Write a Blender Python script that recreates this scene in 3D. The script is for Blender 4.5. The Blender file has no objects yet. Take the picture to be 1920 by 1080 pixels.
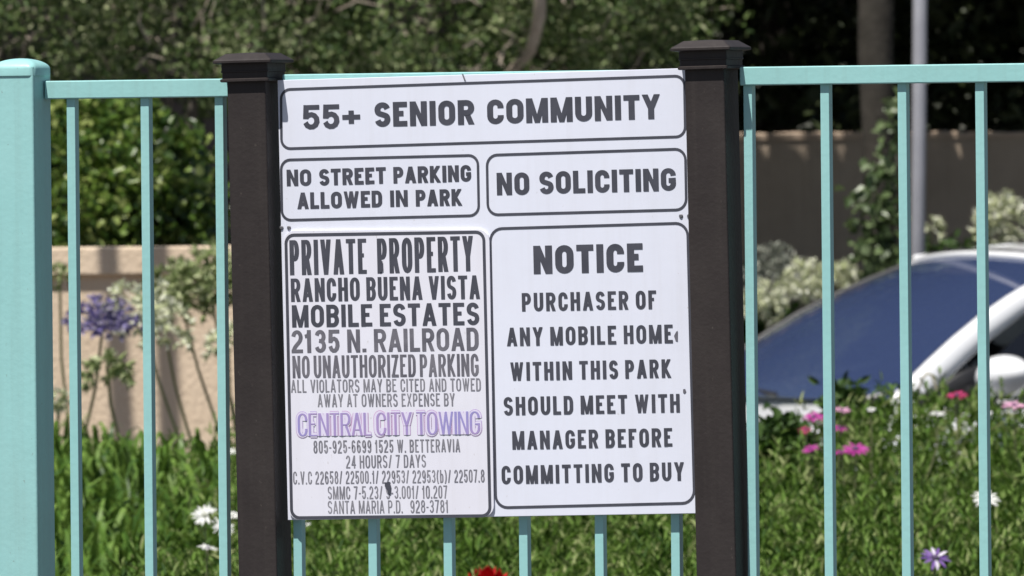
import bpy, bmesh, math, random
import numpy as np
from mathutils import Vector, Matrix

random.seed(7)
SC = bpy.context.scene
COL = SC.collection
R = math.radians

# ------------------------------------------------------------------ camera
F = 24324.0                      # focal length in photo pixels (1920 wide)
HCAM = 1.62
PITCH = (540 - 366) / F
ROLL = R(0.55)
fw = Vector((0, math.cos(PITCH), -math.sin(PITCH)))
up0 = Vector((0, math.sin(PITCH), math.cos(PITCH)))
rt0 = Vector((1, 0, 0))
rt = math.cos(ROLL) * rt0 - math.sin(ROLL) * up0
up = math.cos(ROLL) * up0 + math.sin(ROLL) * rt0
CAM = Vector((0, 0, HCAM))
cd = bpy.data.cameras.new('camera')
cam = bpy.data.objects.new('camera', cd)
COL.objects.link(cam)
cam.matrix_world = Matrix(((rt.x, up.x, -fw.x, CAM.x), (rt.y, up.y, -fw.y, CAM.y), (rt.z, up.z, -fw.z, CAM.z), (0, 0, 0, 1)))
cd.sensor_width = 36
cd.lens = 36 * F / 1920
cd.clip_start = 0.5
cd.clip_end = 600
cd.dof.use_dof = True
cd.dof.focus_distance = 18.0
cd.dof.aperture_fstop = cd.lens / 1000 / 0.0140
SC.camera = cam

# ------------------------------------------------------------------ light
SUN_EL, SUN_AZ = R(65), R(37)    # azimuth: to the left of the direction back to the camera
sdir = Vector((-math.sin(SUN_AZ) * math.cos(SUN_EL), -math.cos(SUN_AZ) * math.cos(SUN_EL), math.sin(SUN_EL)))
w = bpy.data.worlds.new('World')
SC.world = w
w.use_nodes = True
nt = w.node_tree
sky = nt.nodes.new('ShaderNodeTexSky')
sky.sky_type = 'NISHITA'
sky.sun_disc = False
sky.sun_elevation = SUN_EL
sky.sun_rotation = R(180) + SUN_AZ
nt.links.new(sky.outputs[0], nt.nodes['Background'].inputs[0])
nt.nodes['Background'].inputs[1].default_value = 0.05
sl = bpy.data.lights.new('sun', 'SUN')
sl.energy = 5.0
sl.angle = R(0.5)
sl.color = (1.0, 0.96, 0.90)
so = bpy.data.objects.new('sun', sl)
COL.objects.link(so)
so.rotation_mode = 'QUATERNION'
so.rotation_quaternion = (-sdir).to_track_quat('-Z', 'Y')
so.location = (-6, -4, 20)
SC.view_settings.view_transform = 'Standard'
SC.view_settings.look = 'None'
SC.view_settings.exposure = 0.42
SC.view_settings.gamma = 1
SC.cycles.max_bounces = 8
SC.cycles.transparent_max_bounces = 12


# ------------------------------------------------------------------ helpers
def ray(px, py):
    return (fw + rt * ((px - 960) / F) + up * ((540 - py) / F))


def at(px, py, d):
    """world point seen at a photo pixel at depth d"""
    v = ray(px, py)
    return CAM + v * (d / v.y)


def tag(o, label=None, cat=None, group=None, kind=None):
    if label: o['label'] = label
    if cat: o['category'] = cat
    if group: o['group'] = group
    if kind: o['kind'] = kind
    return o


def thing(name, label, cat, M=None, group=None):
    o = bpy.data.objects.new(name, None)
    o.empty_display_size = 0.1
    COL.objects.link(o)
    if M is not None:
        o.matrix_world = M
    return tag(o, label, cat, group)


def link(name, me, mat, parent=None, smooth=False, M=None):
    o = bpy.data.objects.new(name, me)
    COL.objects.link(o)
    if mat is not None and not me.materials:
        me.materials.append(mat)
    if parent is not None:
        o.parent = parent
    if M is not None:
        o.matrix_local = M
    if smooth:
        me.polygons.foreach_set('use_smooth', [True] * len(me.polygons))
    return o


def bmobj(name, bm, mat, parent=None, smooth=False):
    me = bpy.data.meshes.new(name)
    bm.normal_update()
    bm.to_mesh(me)
    bm.free()
    return link(name, me, mat, parent, smooth)


def box(bm, x0, x1, y0, y1, z0, z1, bev=0.0):
    vs = [bm.verts.new((x, y, z)) for x in (x0, x1) for y in (y0, y1) for z in (z0, z1)]
    fs = [(0, 1, 3, 2), (4, 6, 7, 5), (0, 4, 5, 1), (2, 3, 7, 6), (0, 2, 6, 4), (1, 5, 7, 3)]
    faces = [bm.faces.new([vs[i] for i in f]) for f in fs]
    if bev:
        ed = list({e for f in faces for e in f.edges})
        bmesh.ops.bevel(bm, geom=ed, offset=bev, segments=2, affect='EDGES', profile=0.5)


def rings(bm, prof, cx=0, cy=0, cap=True, corner=0.0, seg=3):
    """stack of square rings (half width, z); corner = rounding radius"""
    loops = []
    for hw, z in prof:
        pts = []
        r = min(corner, hw * 0.99)
        if r <= 0:
            pts = [(-hw, -hw), (hw, -hw), (hw, hw), (-hw, hw)]
        else:
            for k, (sx, sy) in enumerate(((-1, -1), (1, -1), (1, 1), (-1, 1))):
                for j in range(seg + 1):
                    a = R(180 + 90 * k + 90 * j / seg)
                    pts.append((sx * (hw - r) + r * math.cos(a), sy * (hw - r) + r * math.sin(a)))
        loops.append([bm.verts.new((cx + x, cy + y, z)) for x, y in pts])
    n = len(loops[0])
    for a, b in zip(loops, loops[1:]):
        for i in range(n):
            bm.faces.new((a[i], a[(i + 1) % n], b[(i + 1) % n], b[i]))
    if cap:
        bm.faces.new(loops[-1])
        bm.faces.new(loops[0][::-1])


def tube(bm, pts, radii, sides=8, cap=True):
    pts = [Vector(p) for p in pts]
    loops = []
    ref = Vector((0.31, 0.17, 0.93)).normalized()
    for i, p in enumerate(pts):
        t = (pts[min(i + 1, len(pts) - 1)] - pts[max(i - 1, 0)]).normalized()
        a = t.cross(ref)
        if a.length < 1e-3: a = t.cross(Vector((1, 0, 0)))
        a.normalize()
        b = t.cross(a)
        r = radii[i] if hasattr(radii, '__len__') else radii
        loops.append([bm.verts.new(p + a * (r * math.cos(2 * math.pi * k / sides)) + b * (r * math.sin(2 * math.pi * k / sides))) for k in range(sides)])
    for l0, l1 in zip(loops, loops[1:]):
        for k in range(sides):
            bm.faces.new((l0[k], l1[k], l1[(k + 1) % sides], l0[(k + 1) % sides]))
    if cap:
        bm.faces.new(loops[0]); bm.faces.new(loops[-1][::-1])


def np_mesh(name, V, Fq):
    """mesh from vertex array and quad array"""
    me = bpy.data.meshes.new(name)
    V = np.asarray(V, np.float32).reshape(-1, 3)
    Fq = np.asarray(Fq, np.int32)
    k = Fq.shape[1]
    me.vertices.add(len(V))
    me.vertices.foreach_set('co', V.ravel())
    me.loops.add(Fq.size)
    me.loops.foreach_set('vertex_index', Fq.ravel())
    me.polygons.add(len(Fq))
    me.polygons.foreach_set('loop_start', np.arange(0, Fq.size, k, dtype=np.int32))
    me.update(calc_edges=True)
    return me


def norm(a):
    return a / np.maximum(np.linalg.norm(a, axis=1, keepdims=True), 1e-9)


def leaf_arrays(P, D, N, L, W, fold=0.25, curl=0.15):
    """six-vertex folded leaves: base point P, direction D, face normal hint N, length L, width W"""
    P = np.asarray(P, float); D = norm(np.asarray(D, float)); N = np.asarray(N, float)
    S = norm(np.cross(D, N)); N = np.cross(S, D)
    L = np.broadcast_to(np.asarray(L, float), (len(P),))[:, None]
    W = np.broadcast_to(np.asarray(W, float), (len(P),))[:, None]
    up_ = N * (W * fold)
    V = np.stack([P,
                  P + D * L * .33 + S * W * .48 + up_,
                  P + D * L * .70 + S * W * .38 + up_ - N * L * curl * .3,
                  P + D * L - N * L * curl,
                  P + D * L * .70 - S * W * .38 + up_ - N * L * curl * .3,
                  P + D * L * .33 - S * W * .48 + up_], 1)
    n = len(P)
    base = (np.arange(n) * 6)[:, None]
    Fq = np.concatenate([base + np.array([[0, 1, 2, 3]]), base + np.array([[0, 3, 4, 5]])], 1).reshape(-1, 4)
    return V.reshape(-1, 3), Fq


def leaves_obj(name, P, D, N, L, W, mat, parent=None, fold=0.25, curl=0.15):
    V, Fq = leaf_arrays(P, D, N, L, W, fold, curl)
    return link(name, np_mesh(name, V, Fq), mat, parent)


def blades_obj(name, P, A, Lh, W, H, mat, parent=None, droop=1.0, seg=6):
    """arching strap leaves: base P, heading angle A, reach Lh, width W, height H"""
    n = len(P)
    t = np.linspace(0, 1, seg + 1)
    hx, hy = np.cos(A), np.sin(A)
    Vs = []
    for k in t:
        r = Lh * (k ** 1.4)
        z = H * (1 - (1 - k) ** 2) - droop * Lh * .75 * k ** 3
        wd = W * (0.55 + 1.6 * k * (1 - k)) * (1 - k ** 4 * .97)
        c = np.stack([P[:, 0] + hx * r, P[:, 1] + hy * r, P[:, 2] + z], 1)
        s = np.stack([-hy * wd * .5, hx * wd * .5, wd * .12], 1)
        s2 = np.stack([hy * wd * .5, -hx * wd * .5, wd * .12], 1)
        Vs += [c + s, c + s2]
    V = np.stack(Vs, 1)
    m = 2 * (seg + 1)
    base = (np.arange(n) * m)[:, None]
    q = np.array([[2 * i, 2 * i + 1, 2 * i + 3, 2 * i + 2] for i in range(seg)]).reshape(1, -1)
    Fq = (base + q).reshape(-1, 4)
    return link(name, np_mesh(name, V.reshape(-1, 3), Fq), mat, parent, smooth=True)


# ------------------------------------------------------------------ materials
def mat(name, col, rough=0.6, noise=None, scale=20, bump=0, bscale=200, metal=0, spec=0.5, coat=0):
    m = bpy.data.materials.new(name)
    m.use_nodes = True
    t = m.node_tree
    b = t.nodes['Principled BSDF']
    b.inputs['Base Color'].default_value = (*col, 1)
    b.inputs['Roughness'].default_value = rough
    b.inputs['Metallic'].default_value = metal
    b.inputs['Specular IOR Level'].default_value = spec
    b.inputs['Coat Weight'].default_value = coat
    tc = t.nodes.new('ShaderNodeTexCoord')
    if noise is not None:
        n = t.nodes.new('ShaderNodeTexNoise')
        n.inputs['Scale'].default_value = scale
        n.inputs['Detail'].default_value = 6
        n.inputs['Roughness'].default_value = 0.65
        r = t.nodes.new('ShaderNodeValToRGB')
        r.color_ramp.elements[0].position = 0.33
        r.color_ramp.elements[1].position = 0.68
        r.color_ramp.elements[0].color = (*col, 1)
        r.color_ramp.elements[1].color = (*noise, 1)
        t.links.new(tc.outputs['Object'], n.inputs['Vector'])
        t.links.new(n.outputs['Fac'], r.inputs[0])
        t.links.new(r.outputs[0], b.inputs['Base Color'])
    if bump:
        n2 = t.nodes.new('ShaderNodeTexNoise')
        n2.inputs['Scale'].default_value = bscale
        n2.inputs['Detail'].default_value = 4
        bp = t.nodes.new('ShaderNodeBump')
        bp.inputs['Strength'].default_value = bump
        bp.inputs['Distance'].default_value = 0.004
        t.links.new(tc.outputs['Object'], n2.inputs['Vector'])
        t.links.new(n2.outputs['Fac'], bp.inputs['Height'])
        t.links.new(bp.outputs[0], b.inputs['Normal'])
    return m


def weather(m, streak=0.10, speck=0.35, dirt=(0.16, 0.13, 0.10)):
    """thin dust runs and small chips over a painted surface"""
    t = m.node_tree
    b = t.nodes['Principled BSDF']
    src = b.inputs['Base Color'].links[0].from_socket
    tc = t.nodes.new('ShaderNodeTexCoord')
    last = src
    for sc, rough, lo, hi, amt in (((70, 70, 2.2), .6, .50, .80, streak), ((150, 150, 110), .5, .70, .76, speck), ((6, 6, 4), .7, .45, .8, streak)):
        mp = t.nodes.new('ShaderNodeMapping'); mp.inputs['Scale'].default_value = sc
        n = t.nodes.new('ShaderNodeTexNoise'); n.inputs['Scale'].default_value = 1; n.inputs['Detail'].default_value = 5; n.inputs['Roughness'].default_value = rough
        mr = t.nodes.new('ShaderNodeMapRange'); mr.inputs[1].default_value = lo; mr.inputs[2].default_value = hi; mr.inputs[4].default_value = amt
        mx = t.nodes.new('ShaderNodeMixRGB'); mx.inputs[2].default_value = (*dirt, 1)
        t.links.new(tc.outputs['Object'], mp.inputs[0]); t.links.new(mp.outputs[0], n.inputs['Vector'])
        t.links.new(n.outputs['Fac'], mr.inputs[0]); t.links.new(mr.outputs[0], mx.inputs[0])
        t.links.new(last, mx.inputs[1]); last = mx.outputs[0]
    t.links.new(last, b.inputs['Base Color'])


def leafmat(name, cols, rough=0.5, trans=0.25, clump=0.0, cscale=3, spec=0.4):
    """leaf material: colour varies from leaf to leaf (random per island) and in soft clumps"""
    m = bpy.data.materials.new(name)
    m.use_nodes = True
    t = m.node_tree
    b = t.nodes['Principled BSDF']
    b.inputs['Roughness'].default_value = rough
    b.inputs['Specular IOR Level'].default_value = spec
    g = t.nodes.new('ShaderNodeNewGeometry')
    r = t.nodes.new('ShaderNodeValToRGB')
    el = r.color_ramp.elements
    while len(el) < len(cols): el.new(0.5)
    for i, c in enumerate(cols):
        el[i].position = i / (len(cols) - 1)
        el[i].color = (*c, 1)
    src = g.outputs['Random Per Island']
    if clump:
        n = t.nodes.new('ShaderNodeTexNoise')
        n.inputs['Scale'].default_value = cscale
        tc = t.nodes.new('ShaderNodeTexCoord')
        t.links.new(tc.outputs['Object'], n.inputs['Vector'])
        mx = t.nodes.new('ShaderNodeMath'); mx.operation = 'MULTIPLY_ADD'
        mx.inputs[1].default_value = clump * 3
        mx.inputs[2].default_value = -clump * 1.5
        t.links.new(n.outputs['Fac'], mx.inputs[0])
        ad = t.nodes.new('ShaderNodeMath'); ad.operation = 'ADD'; ad.use_clamp = True
        t.links.new(src, ad.inputs[0]); t.links.new(mx.outputs[0], ad.inputs[1])
        src = ad.outputs[0]
    t.links.new(src, r.inputs[0])
    t.links.new(r.outputs[0], b.inputs['Base Color'])
    tr = t.nodes.new('ShaderNodeBsdfTranslucent')
    t.links.new(r.outputs[0], tr.inputs[0])
    ms = t.nodes.new('ShaderNodeMixShader')
    ms.inputs[0].default_value = trans
    t.links.new(b.outputs[0], ms.inputs[1]); t.links.new(tr.outputs[0], ms.inputs[2])
    t.links.new(ms.outputs[0], t.nodes['Material Output'].inputs[0])
    return m


M_TURQ = mat('turquoise_paint', (0.285, 0.56, 0.555), 0.42, (0.315, 0.59, 0.585), 5, 0.08, 120)
M_BROWN = mat('brown_paint', (0.026, 0.021, 0.021), 0.55, (0.034, 0.028, 0.0275), 14, 0.12, 160, spec=0.25)
M_WHITE = mat('white_board', (0.70, 0.725, 0.835), 0.45, (0.745, 0.77, 0.885), 2.5, 0.02, 60)
M_PLATE = mat('white_plate', (0.72, 0.72, 0.815), 0.4, (0.77, 0.77, 0.86), 2.5)
M_INK = mat('dark_ink', (0.048, 0.051, 0.068), 0.5, (0.070, 0.072, 0.095), 30)
M_INK2 = mat('faded_ink', (0.095, 0.093, 0.118), 0.5, (0.18, 0.175, 0.205), 30)
M_INK3 = mat('thin_ink', (0.16, 0.16, 0.19), 0.5, (0.27, 0.265, 0.30), 40)
M_PURP = mat('purple_ink', (0.60, 0.34, 0.54), 0.5, (0.50, 0.42, 0.68), 12)
M_VIOL = mat('violet_ink', (0.27, 0.27, 0.58), 0.5, (0.42, 0.28, 0.52), 9)
M_LILAC = mat('lilac_ink', (0.70, 0.66, 0.82), 0.5)
M_EDGE = mat('worn_edge', (0.50, 0.46, 0.43), 0.7)
M_SCREW = mat('zinc_screw', (0.20, 0.20, 0.22), 0.45, metal=0.6)
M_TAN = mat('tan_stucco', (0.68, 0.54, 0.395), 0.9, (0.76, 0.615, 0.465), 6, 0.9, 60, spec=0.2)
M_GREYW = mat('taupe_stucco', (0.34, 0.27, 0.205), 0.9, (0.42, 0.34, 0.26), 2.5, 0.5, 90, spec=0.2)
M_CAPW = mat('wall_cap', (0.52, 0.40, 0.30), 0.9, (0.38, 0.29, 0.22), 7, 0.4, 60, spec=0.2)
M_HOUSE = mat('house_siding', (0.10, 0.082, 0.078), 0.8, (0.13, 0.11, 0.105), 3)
M_ROOF = mat('roof_shingle', (0.11, 0.10, 0.095), 0.9, (0.17, 0.16, 0.15), 30, 0.5, 40)
M_SOIL = mat('soil', (0.07, 0.048, 0.032), 0.95, (0.12, 0.085, 0.06), 8, 0.8, 30, spec=0.1)
M_CONC = mat('concrete', (0.085, 0.083, 0.08), 0.9, (0.12, 0.115, 0.11), 3, 0.3, 60, spec=0.2)
M_ASPH = mat('asphalt', (0.045, 0.045, 0.047), 0.9, (0.065, 0.064, 0.063), 40, 0.5, 120, spec=0.2)
M_BARK = mat('grey_bark', (0.07, 0.062, 0.053), 0.9, (0.13, 0.118, 0.10), 12, 0.8, 40, spec=0.15)
M_BARKD = mat('shaded_bark', (0.030, 0.027, 0.023), 0.9, (0.06, 0.054, 0.046), 12, 0.8, 40, spec=0.15)  # bark darkened: the trunk's shade is put into the colour
M_TWIG = mat('twig_bark', (0.27, 0.225, 0.18), 0.9, (0.38, 0.33, 0.27), 12, spec=0.15)
M_POLE = mat('galvanised_pole', (0.27, 0.27, 0.30), 0.5, (0.33, 0.33, 0.36), 8, metal=0.3)
M_CAR = mat('white_car_paint', (0.78, 0.79, 0.81), 0.25, coat=0.6)
M_TYRE = mat('tyre_rubber', (0.02, 0.02, 0.02), 0.85)
M_RIM = mat('alloy_rim', (0.45, 0.45, 0.47), 0.3, metal=0.8)
M_TRIM = mat('black_trim', (0.016, 0.016, 0.018), 0.5)
M_LAMP = mat('lamp_lens', (0.55, 0.57, 0.6), 0.1, spec=0.8)
M_SEAT = mat('seat_cloth', (0.30, 0.29, 0.27), 0.9, (0.36, 0.35, 0.33), 20)

m = mat('sky_blue_glass', (0.042, 0.064, 0.150), 0.03, spec=1.0)  # blue base colour painted in place of the reflected sky
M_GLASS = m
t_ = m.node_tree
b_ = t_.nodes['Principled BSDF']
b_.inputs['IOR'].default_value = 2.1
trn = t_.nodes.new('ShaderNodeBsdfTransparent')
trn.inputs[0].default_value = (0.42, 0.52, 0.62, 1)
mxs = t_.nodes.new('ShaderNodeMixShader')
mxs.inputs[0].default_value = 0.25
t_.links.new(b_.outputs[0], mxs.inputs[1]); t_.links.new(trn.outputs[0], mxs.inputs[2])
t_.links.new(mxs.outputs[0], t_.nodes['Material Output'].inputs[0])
M_DGLASS = mat('side_glass', (0.008, 0.009, 0.012), 0.04, spec=0.6)

L_COVER = leafmat('daisy_leaf', [(0.026, 0.066, 0.009), (0.075, 0.152, 0.019), (0.122, 0.215, 0.033), (0.18, 0.275, 0.065), (0.30, 0.34, 0.145)], 0.6, 0.28, 0.5, 4.5, 0.2)
L_DARK = leafmat('dark_bush_leaf', [(0.022, 0.050, 0.012), (0.045, 0.090, 0.018), (0.075, 0.13, 0.03)], 0.55, 0.18, 0, 1, 0.25)
L_STRAP = leafmat('strap_leaf', [(0.034, 0.085, 0.010), (0.090, 0.175, 0.024), (0.165, 0.265, 0.052)], 0.45, 0.26, 0.35, 4, 0.3)
L_BUSH = leafmat('round_leaf', [(0.022, 0.052, 0.010), (0.070, 0.135, 0.020), (0.150, 0.235, 0.038), (0.32, 0.38, 0.12)], 0.38, 0.32, 0.6, 4, 0.5)
L_OLIVE = leafmat('olive_leaf', [(0.024, 0.050, 0.012), (0.066, 0.115, 0.027), (0.14, 0.195, 0.060), (0.32, 0.35, 0.19)], 0.55, 0.22, 0.5, 3, 0.35)
L_TREE = leafmat('shade_leaf', [(0.022, 0.033, 0.012), (0.045, 0.062, 0.022), (0.07, 0.09, 0.035)], 0.5, 0.12)
L_VINE = leafmat('vine_leaf', [(0.05, 0.085, 0.03), (0.11, 0.16, 0.06), (0.20, 0.26, 0.13)], 0.4, 0.25, 0, 1, 0.6)
L_STALK = mat('green_stalk', (0.14, 0.165, 0.07), 0.6, (0.21, 0.20, 0.11), 12)
L_DRY = mat('dry_stalk', (0.33, 0.30, 0.20), 0.8)
P_WHITE = leafmat('white_petal', [(0.72, 0.72, 0.70), (0.85, 0.85, 0.83)], 0.6, 0.3)
P_MAG = leafmat('magenta_petal', [(0.32, 0.022, 0.20), (0.47, 0.045, 0.33)], 0.55, 0.25)
P_CRIM = leafmat('crimson_petal', [(0.30, 0.018, 0.08), (0.42, 0.03, 0.13)], 0.55, 0.2)
P_PINK = leafmat('pink_petal', [(0.58, 0.22, 0.40), (0.78, 0.48, 0.64)], 0.55, 0.3)
P_LAV = leafmat('lavender_petal', [(0.09, 0.03, 0.22), (0.12, 0.05, 0.26), (0.16, 0.07, 0.32), (0.20, 0.10, 0.36), (0.85, 0.80, 0.90)], 0.55, 0.3)
P_RED = leafmat('red_petal', [(0.34, 0.003, 0.008), (0.44, 0.006, 0.014)], 0.6, 0.1, 0, 1, 0.2)
P_PURP = leafmat('violet_petal', [(0.14, 0.115, 0.30), (0.23, 0.19, 0.44), (0.29, 0.25, 0.48), (0.28, 0.26, 0.34), (0.40, 0.38, 0.40)], 0.55, 0.3)
P_AGW = leafmat('cream_petal', [(0.40, 0.45, 0.22), (0.68, 0.70, 0.50), (0.85, 0.85, 0.76)], 0.55, 0.3)
P_AGG = leafmat('green_bud', [(0.13, 0.19, 0.06), (0.27, 0.33, 0.13), (0.50, 0.53, 0.32)], 0.55, 0.25)
P_GREY = leafmat('ashen_bud', [(0.16, 0.18, 0.14), (0.30, 0.32, 0.27), (0.5, 0.5, 0.44)], 0.6, 0.25)
M_DISC = mat('flower_disc', (0.06, 0.04, 0.09), 0.8)
M_DISCY = mat('pale_disc', (0.35, 0.36, 0.30), 0.8)

weather(M_TURQ, .14, .45)
weather(M_BROWN, .10, .35, (0.12, 0.105, 0.09))
weather(M_WHITE, .09, .40, (0.42, 0.38, 0.34))
weather(M_PLATE, .10, .40, (0.42, 0.38, 0.34))
weather(M_TAN, .12, .12, (0.40, 0.31, 0.23))
weather(M_GREYW, .25, .15, (0.17, 0.13, 0.10))
weather(M_CAPW, .35, .3, (0.20, 0.16, 0.12))

# ------------------------------------------------------------------ ground
def sheet(name, x0, x1, y0, y1, z, m):
    bm = bmesh.new()
    bm.faces.new([bm.verts.new(p) for p in ((x0, y0, z), (x1, y0, z), (x1, y1, z), (x0, y1, z))])
    return tag(bmobj(name, bm, m), kind='structure')


sheet('ground', -250, 250, -60, 400, 0.0, M_CONC)
sheet('road', -60, 60, 39.2, 43.4, 0.004, M_ASPH)


def bed_top(x, d):
    """height of the foliage surface over the planting bed"""
    k = np.clip((d - 25.0) / 8.2, 0, 1)
    return 0.72 + 0.345 * k + 0.03 * np.sin(x * 3.1 + d * 1.3) + 0.025 * np.sin(x * 7.3 - d * 2.1)


def soil_z(x, d):
    return np.clip(np.minimum((d - 23.0) * 0.22, (36.8 - d) * 0.25), 0, 0.5) + 0.006


bm = bmesh.new()
xs = np.linspace(-7, 7, 40); ys = np.linspace(22.5, 37.2, 40)
gv = [[bm.verts.new((x, y, float(soil_z(x, y)) + 0.01 * math.sin(x * 5 + y * 3))) for y in ys] for x in xs]
for i in range(39):
    for j in range(39):
        bm.faces.new((gv[i][j], gv[i + 1][j], gv[i + 1][j + 1], gv[i][j + 1]))
tag(bmobj('planting_bed', bm, M_SOIL, smooth=True), kind='structure')

# ------------------------------------------------------------------ fence (local frame: x along the fence, y away from the viewer)
YAW = R(-21)
MF = Matrix.Translation((0, 18, 0)) @ Matrix.Rotation(YAW, 4, 'Z')
MFi = MF.inverted()


def in_frame(Mi, px, py, yl):
    o = Mi @ CAM
    v = Mi.to_3x3() @ ray(px, py)
    return o + v * ((yl - o.y) / v.y)


fence = thing('metal_fence', 'turquoise painted metal fence of thin square pickets behind the white notice board', 'fence', MF)
PY = 0.006                       # picket front
pk = [132.5, 269, 409, 549, 690, 832.5, 974.5, 1117, 1260, 1403.5, 1545.7, 1689, 1832]
pxs = [in_frame(MFi, p, 1000, PY).x for p in pk]
ii = np.arange(len(pk))
A_, B_ = np.polyfit(ii, pxs, 1)
PW = 0.0128
zr_l = in_frame(MFi, 260, 149.5, 0.0).z        # rail top, left section
zr_r = in_frame(MFi, 1655, 122, 0.0).z         # rail top, right section
xl0 = in_frame(MFi, 83, 168, 0.0).x
xj = in_frame(MFi, 470, 168, 0.0).x
xr1 = B_ + A_ * 15.6
RH = 0.0255


def rail(name, x0, x1, zt):
    b = bmesh.new()
    box(b, x0, x1, 0.0, 0.0255, zt - RH, zt, 0.0016)
    return bmobj(name, b, M_TURQ, fence)


xm0, xm1 = in_frame(MFi, 529, 140, 0.0).x, in_frame(MFi, 1300, 130, 0.0).x
xr0 = in_frame(MFi, 1386.5, 142, 0.0).x
rail('top_rail', xl0, in_frame(MFi, 428, 168, 0.0).x, zr_l)
rail('top_rail', xm0, xm1, in_frame(MFi, 870, 135, 0.0).z)
rail('top_rail', xr0, xr1, zr_r)
rail('bottom_rail', xl0, xr1, 0.13)
post_x = in_frame(MFi, 64.5, 400, -0.036).x - 0.032
bmk = bmesh.new()
box(bmk, -PW / 2, PW / 2, PY, PY + 0.0145, 0.1302, zr_r - RH + 0.0002, 0.0008)
p0 = None
for i in range(-1, 16):
    xc = B_ + A_ * i + PW / 2
    if i == -1:
        continue
    if p0 is None:
        p0 = bmobj('picket', bmk, M_TURQ, fence)
        o = p0
    else:
        o = p0.copy(); COL.objects.link(o); o.parent = fence
    o.location = (xc, 0, 0)
    o.location.z = 0
    if xc < xj:
        o.location.z = zr_l - zr_r
for xp in (post_x, xr1 + 0.032):
    b = bmesh.new()
    rings(b, [(0.032, 0.0), (0.032, 1.806)], xp, -0.004, corner=0.003)
    po = bmobj('fence_post', b, M_TURQ, fence)
    ztop = in_frame(MFi, 40, 109, -0.036).z
    b = bmesh.new()
    zb = ztop - 0.0255
    prof = [(0.0325, zb), (0.0338, zb + 0.001), (0.0338, zb + 0.0105)]
    for k in range(1, 9):
        a = k / 8 * math.pi / 2
        prof.append((0.0338 * (math.cos(a) * 0.92 + 0.08) if k < 8 else 0.003, zb + 0.0105 + 0.0150 * math.sin(a)))
    rings(b, prof, xp, -0.004, corner=0.010, seg=5)
    c = bmobj('post_cap', b, M_TURQ, po, smooth=True)
    md = c.modifiers.new('es', 'EDGE_SPLIT'); md.split_angle = R(35)

# further sections of the fence out of the picture to the left
b = bmesh.new()
box(b, post_x - 1.9, post_x - 0.0325, 0.0, 0.0255, zr_l - RH, zr_l, 0.0016)
bmobj('top_rail', b, M_TURQ, fence)

# ------------------------------------------------------------------ notice board on brown posts
LEAN = R(-0.87)
MS = MF @ Matrix.Rotation(LEAN, 4, 'Y')
MSi = MS.inverted()
sign = thing('notice_board', 'white community notice board with black lettering fixed between two brown posts', 'notice board', MS)
YB = -0.006                      # board face
PH = 0.029                       # post half width


def S(px, py, y=YB):
    v = in_frame(MSi, px, py, y)
    return v.x, v.z


def post(pxl, pytop):
    fx = in_frame(MSi, pxl[0], pxl[1], -PH).x
    b = bmesh.new()
    zt = in_frame(MSi, pxl[0], pytop, -PH).z
    rings(b, [(PH, -0.02), (PH, zt - 0.012)], fx - PH, 0, corner=0.0025)
    po = bmobj('sign_post', b, M_BROWN, sign)
    b = bmesh.new()
    prof = [(0.0352, zt - 0.041), (0.0366, zt - 0.040), (0.0366, zt - 0.0370), (0.0342, zt - 0.0360), (0.0342, zt - 0.0280), (0.0356, zt - 0.0272), (0.0356, zt - 0.0255),
            (0.0350, zt - 0.0250), (0.0350, zt - 0.0160), (0.0430, zt - 0.0148), (0.0440, zt - 0.0140), (0.0440, zt - 0.0112), (0.0425, zt - 0.0098), (0.030, zt - 0.0012), (0.006, zt)]
    rings(b, prof, fx - PH, 0, corner=0.0025)
    bmobj('post_cap', b, M_BROWN, po)
    return fx


xL = post((505.5, 500), 97)
xR = post((1366, 500), 73)

cTL, cTR, cBL, cBR = S(520, 151), S(1290, 127), S(540, 976), S(1306, 962)
bx0, bx1 = xL + 0.001, (cTR[0] + cBR[0]) / 2
bz0, bz1 = (cBL[1] + cBR[1]) / 2, (cTL[1] + cTR[1]) / 2
bx0 = min((cTL[0] + cBL[0]) / 2, bx0 + 0.03)
bx0 = max(bx0, xL + 0.0005)
bm = bmesh.new()
box(bm, bx0, max(bx1, xR - 2 * PH - 0.0005), YB, YB + 0.004, bz0, bz1, 0.0006)
board = bmobj('board', bm, M_WHITE, sign)


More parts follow.
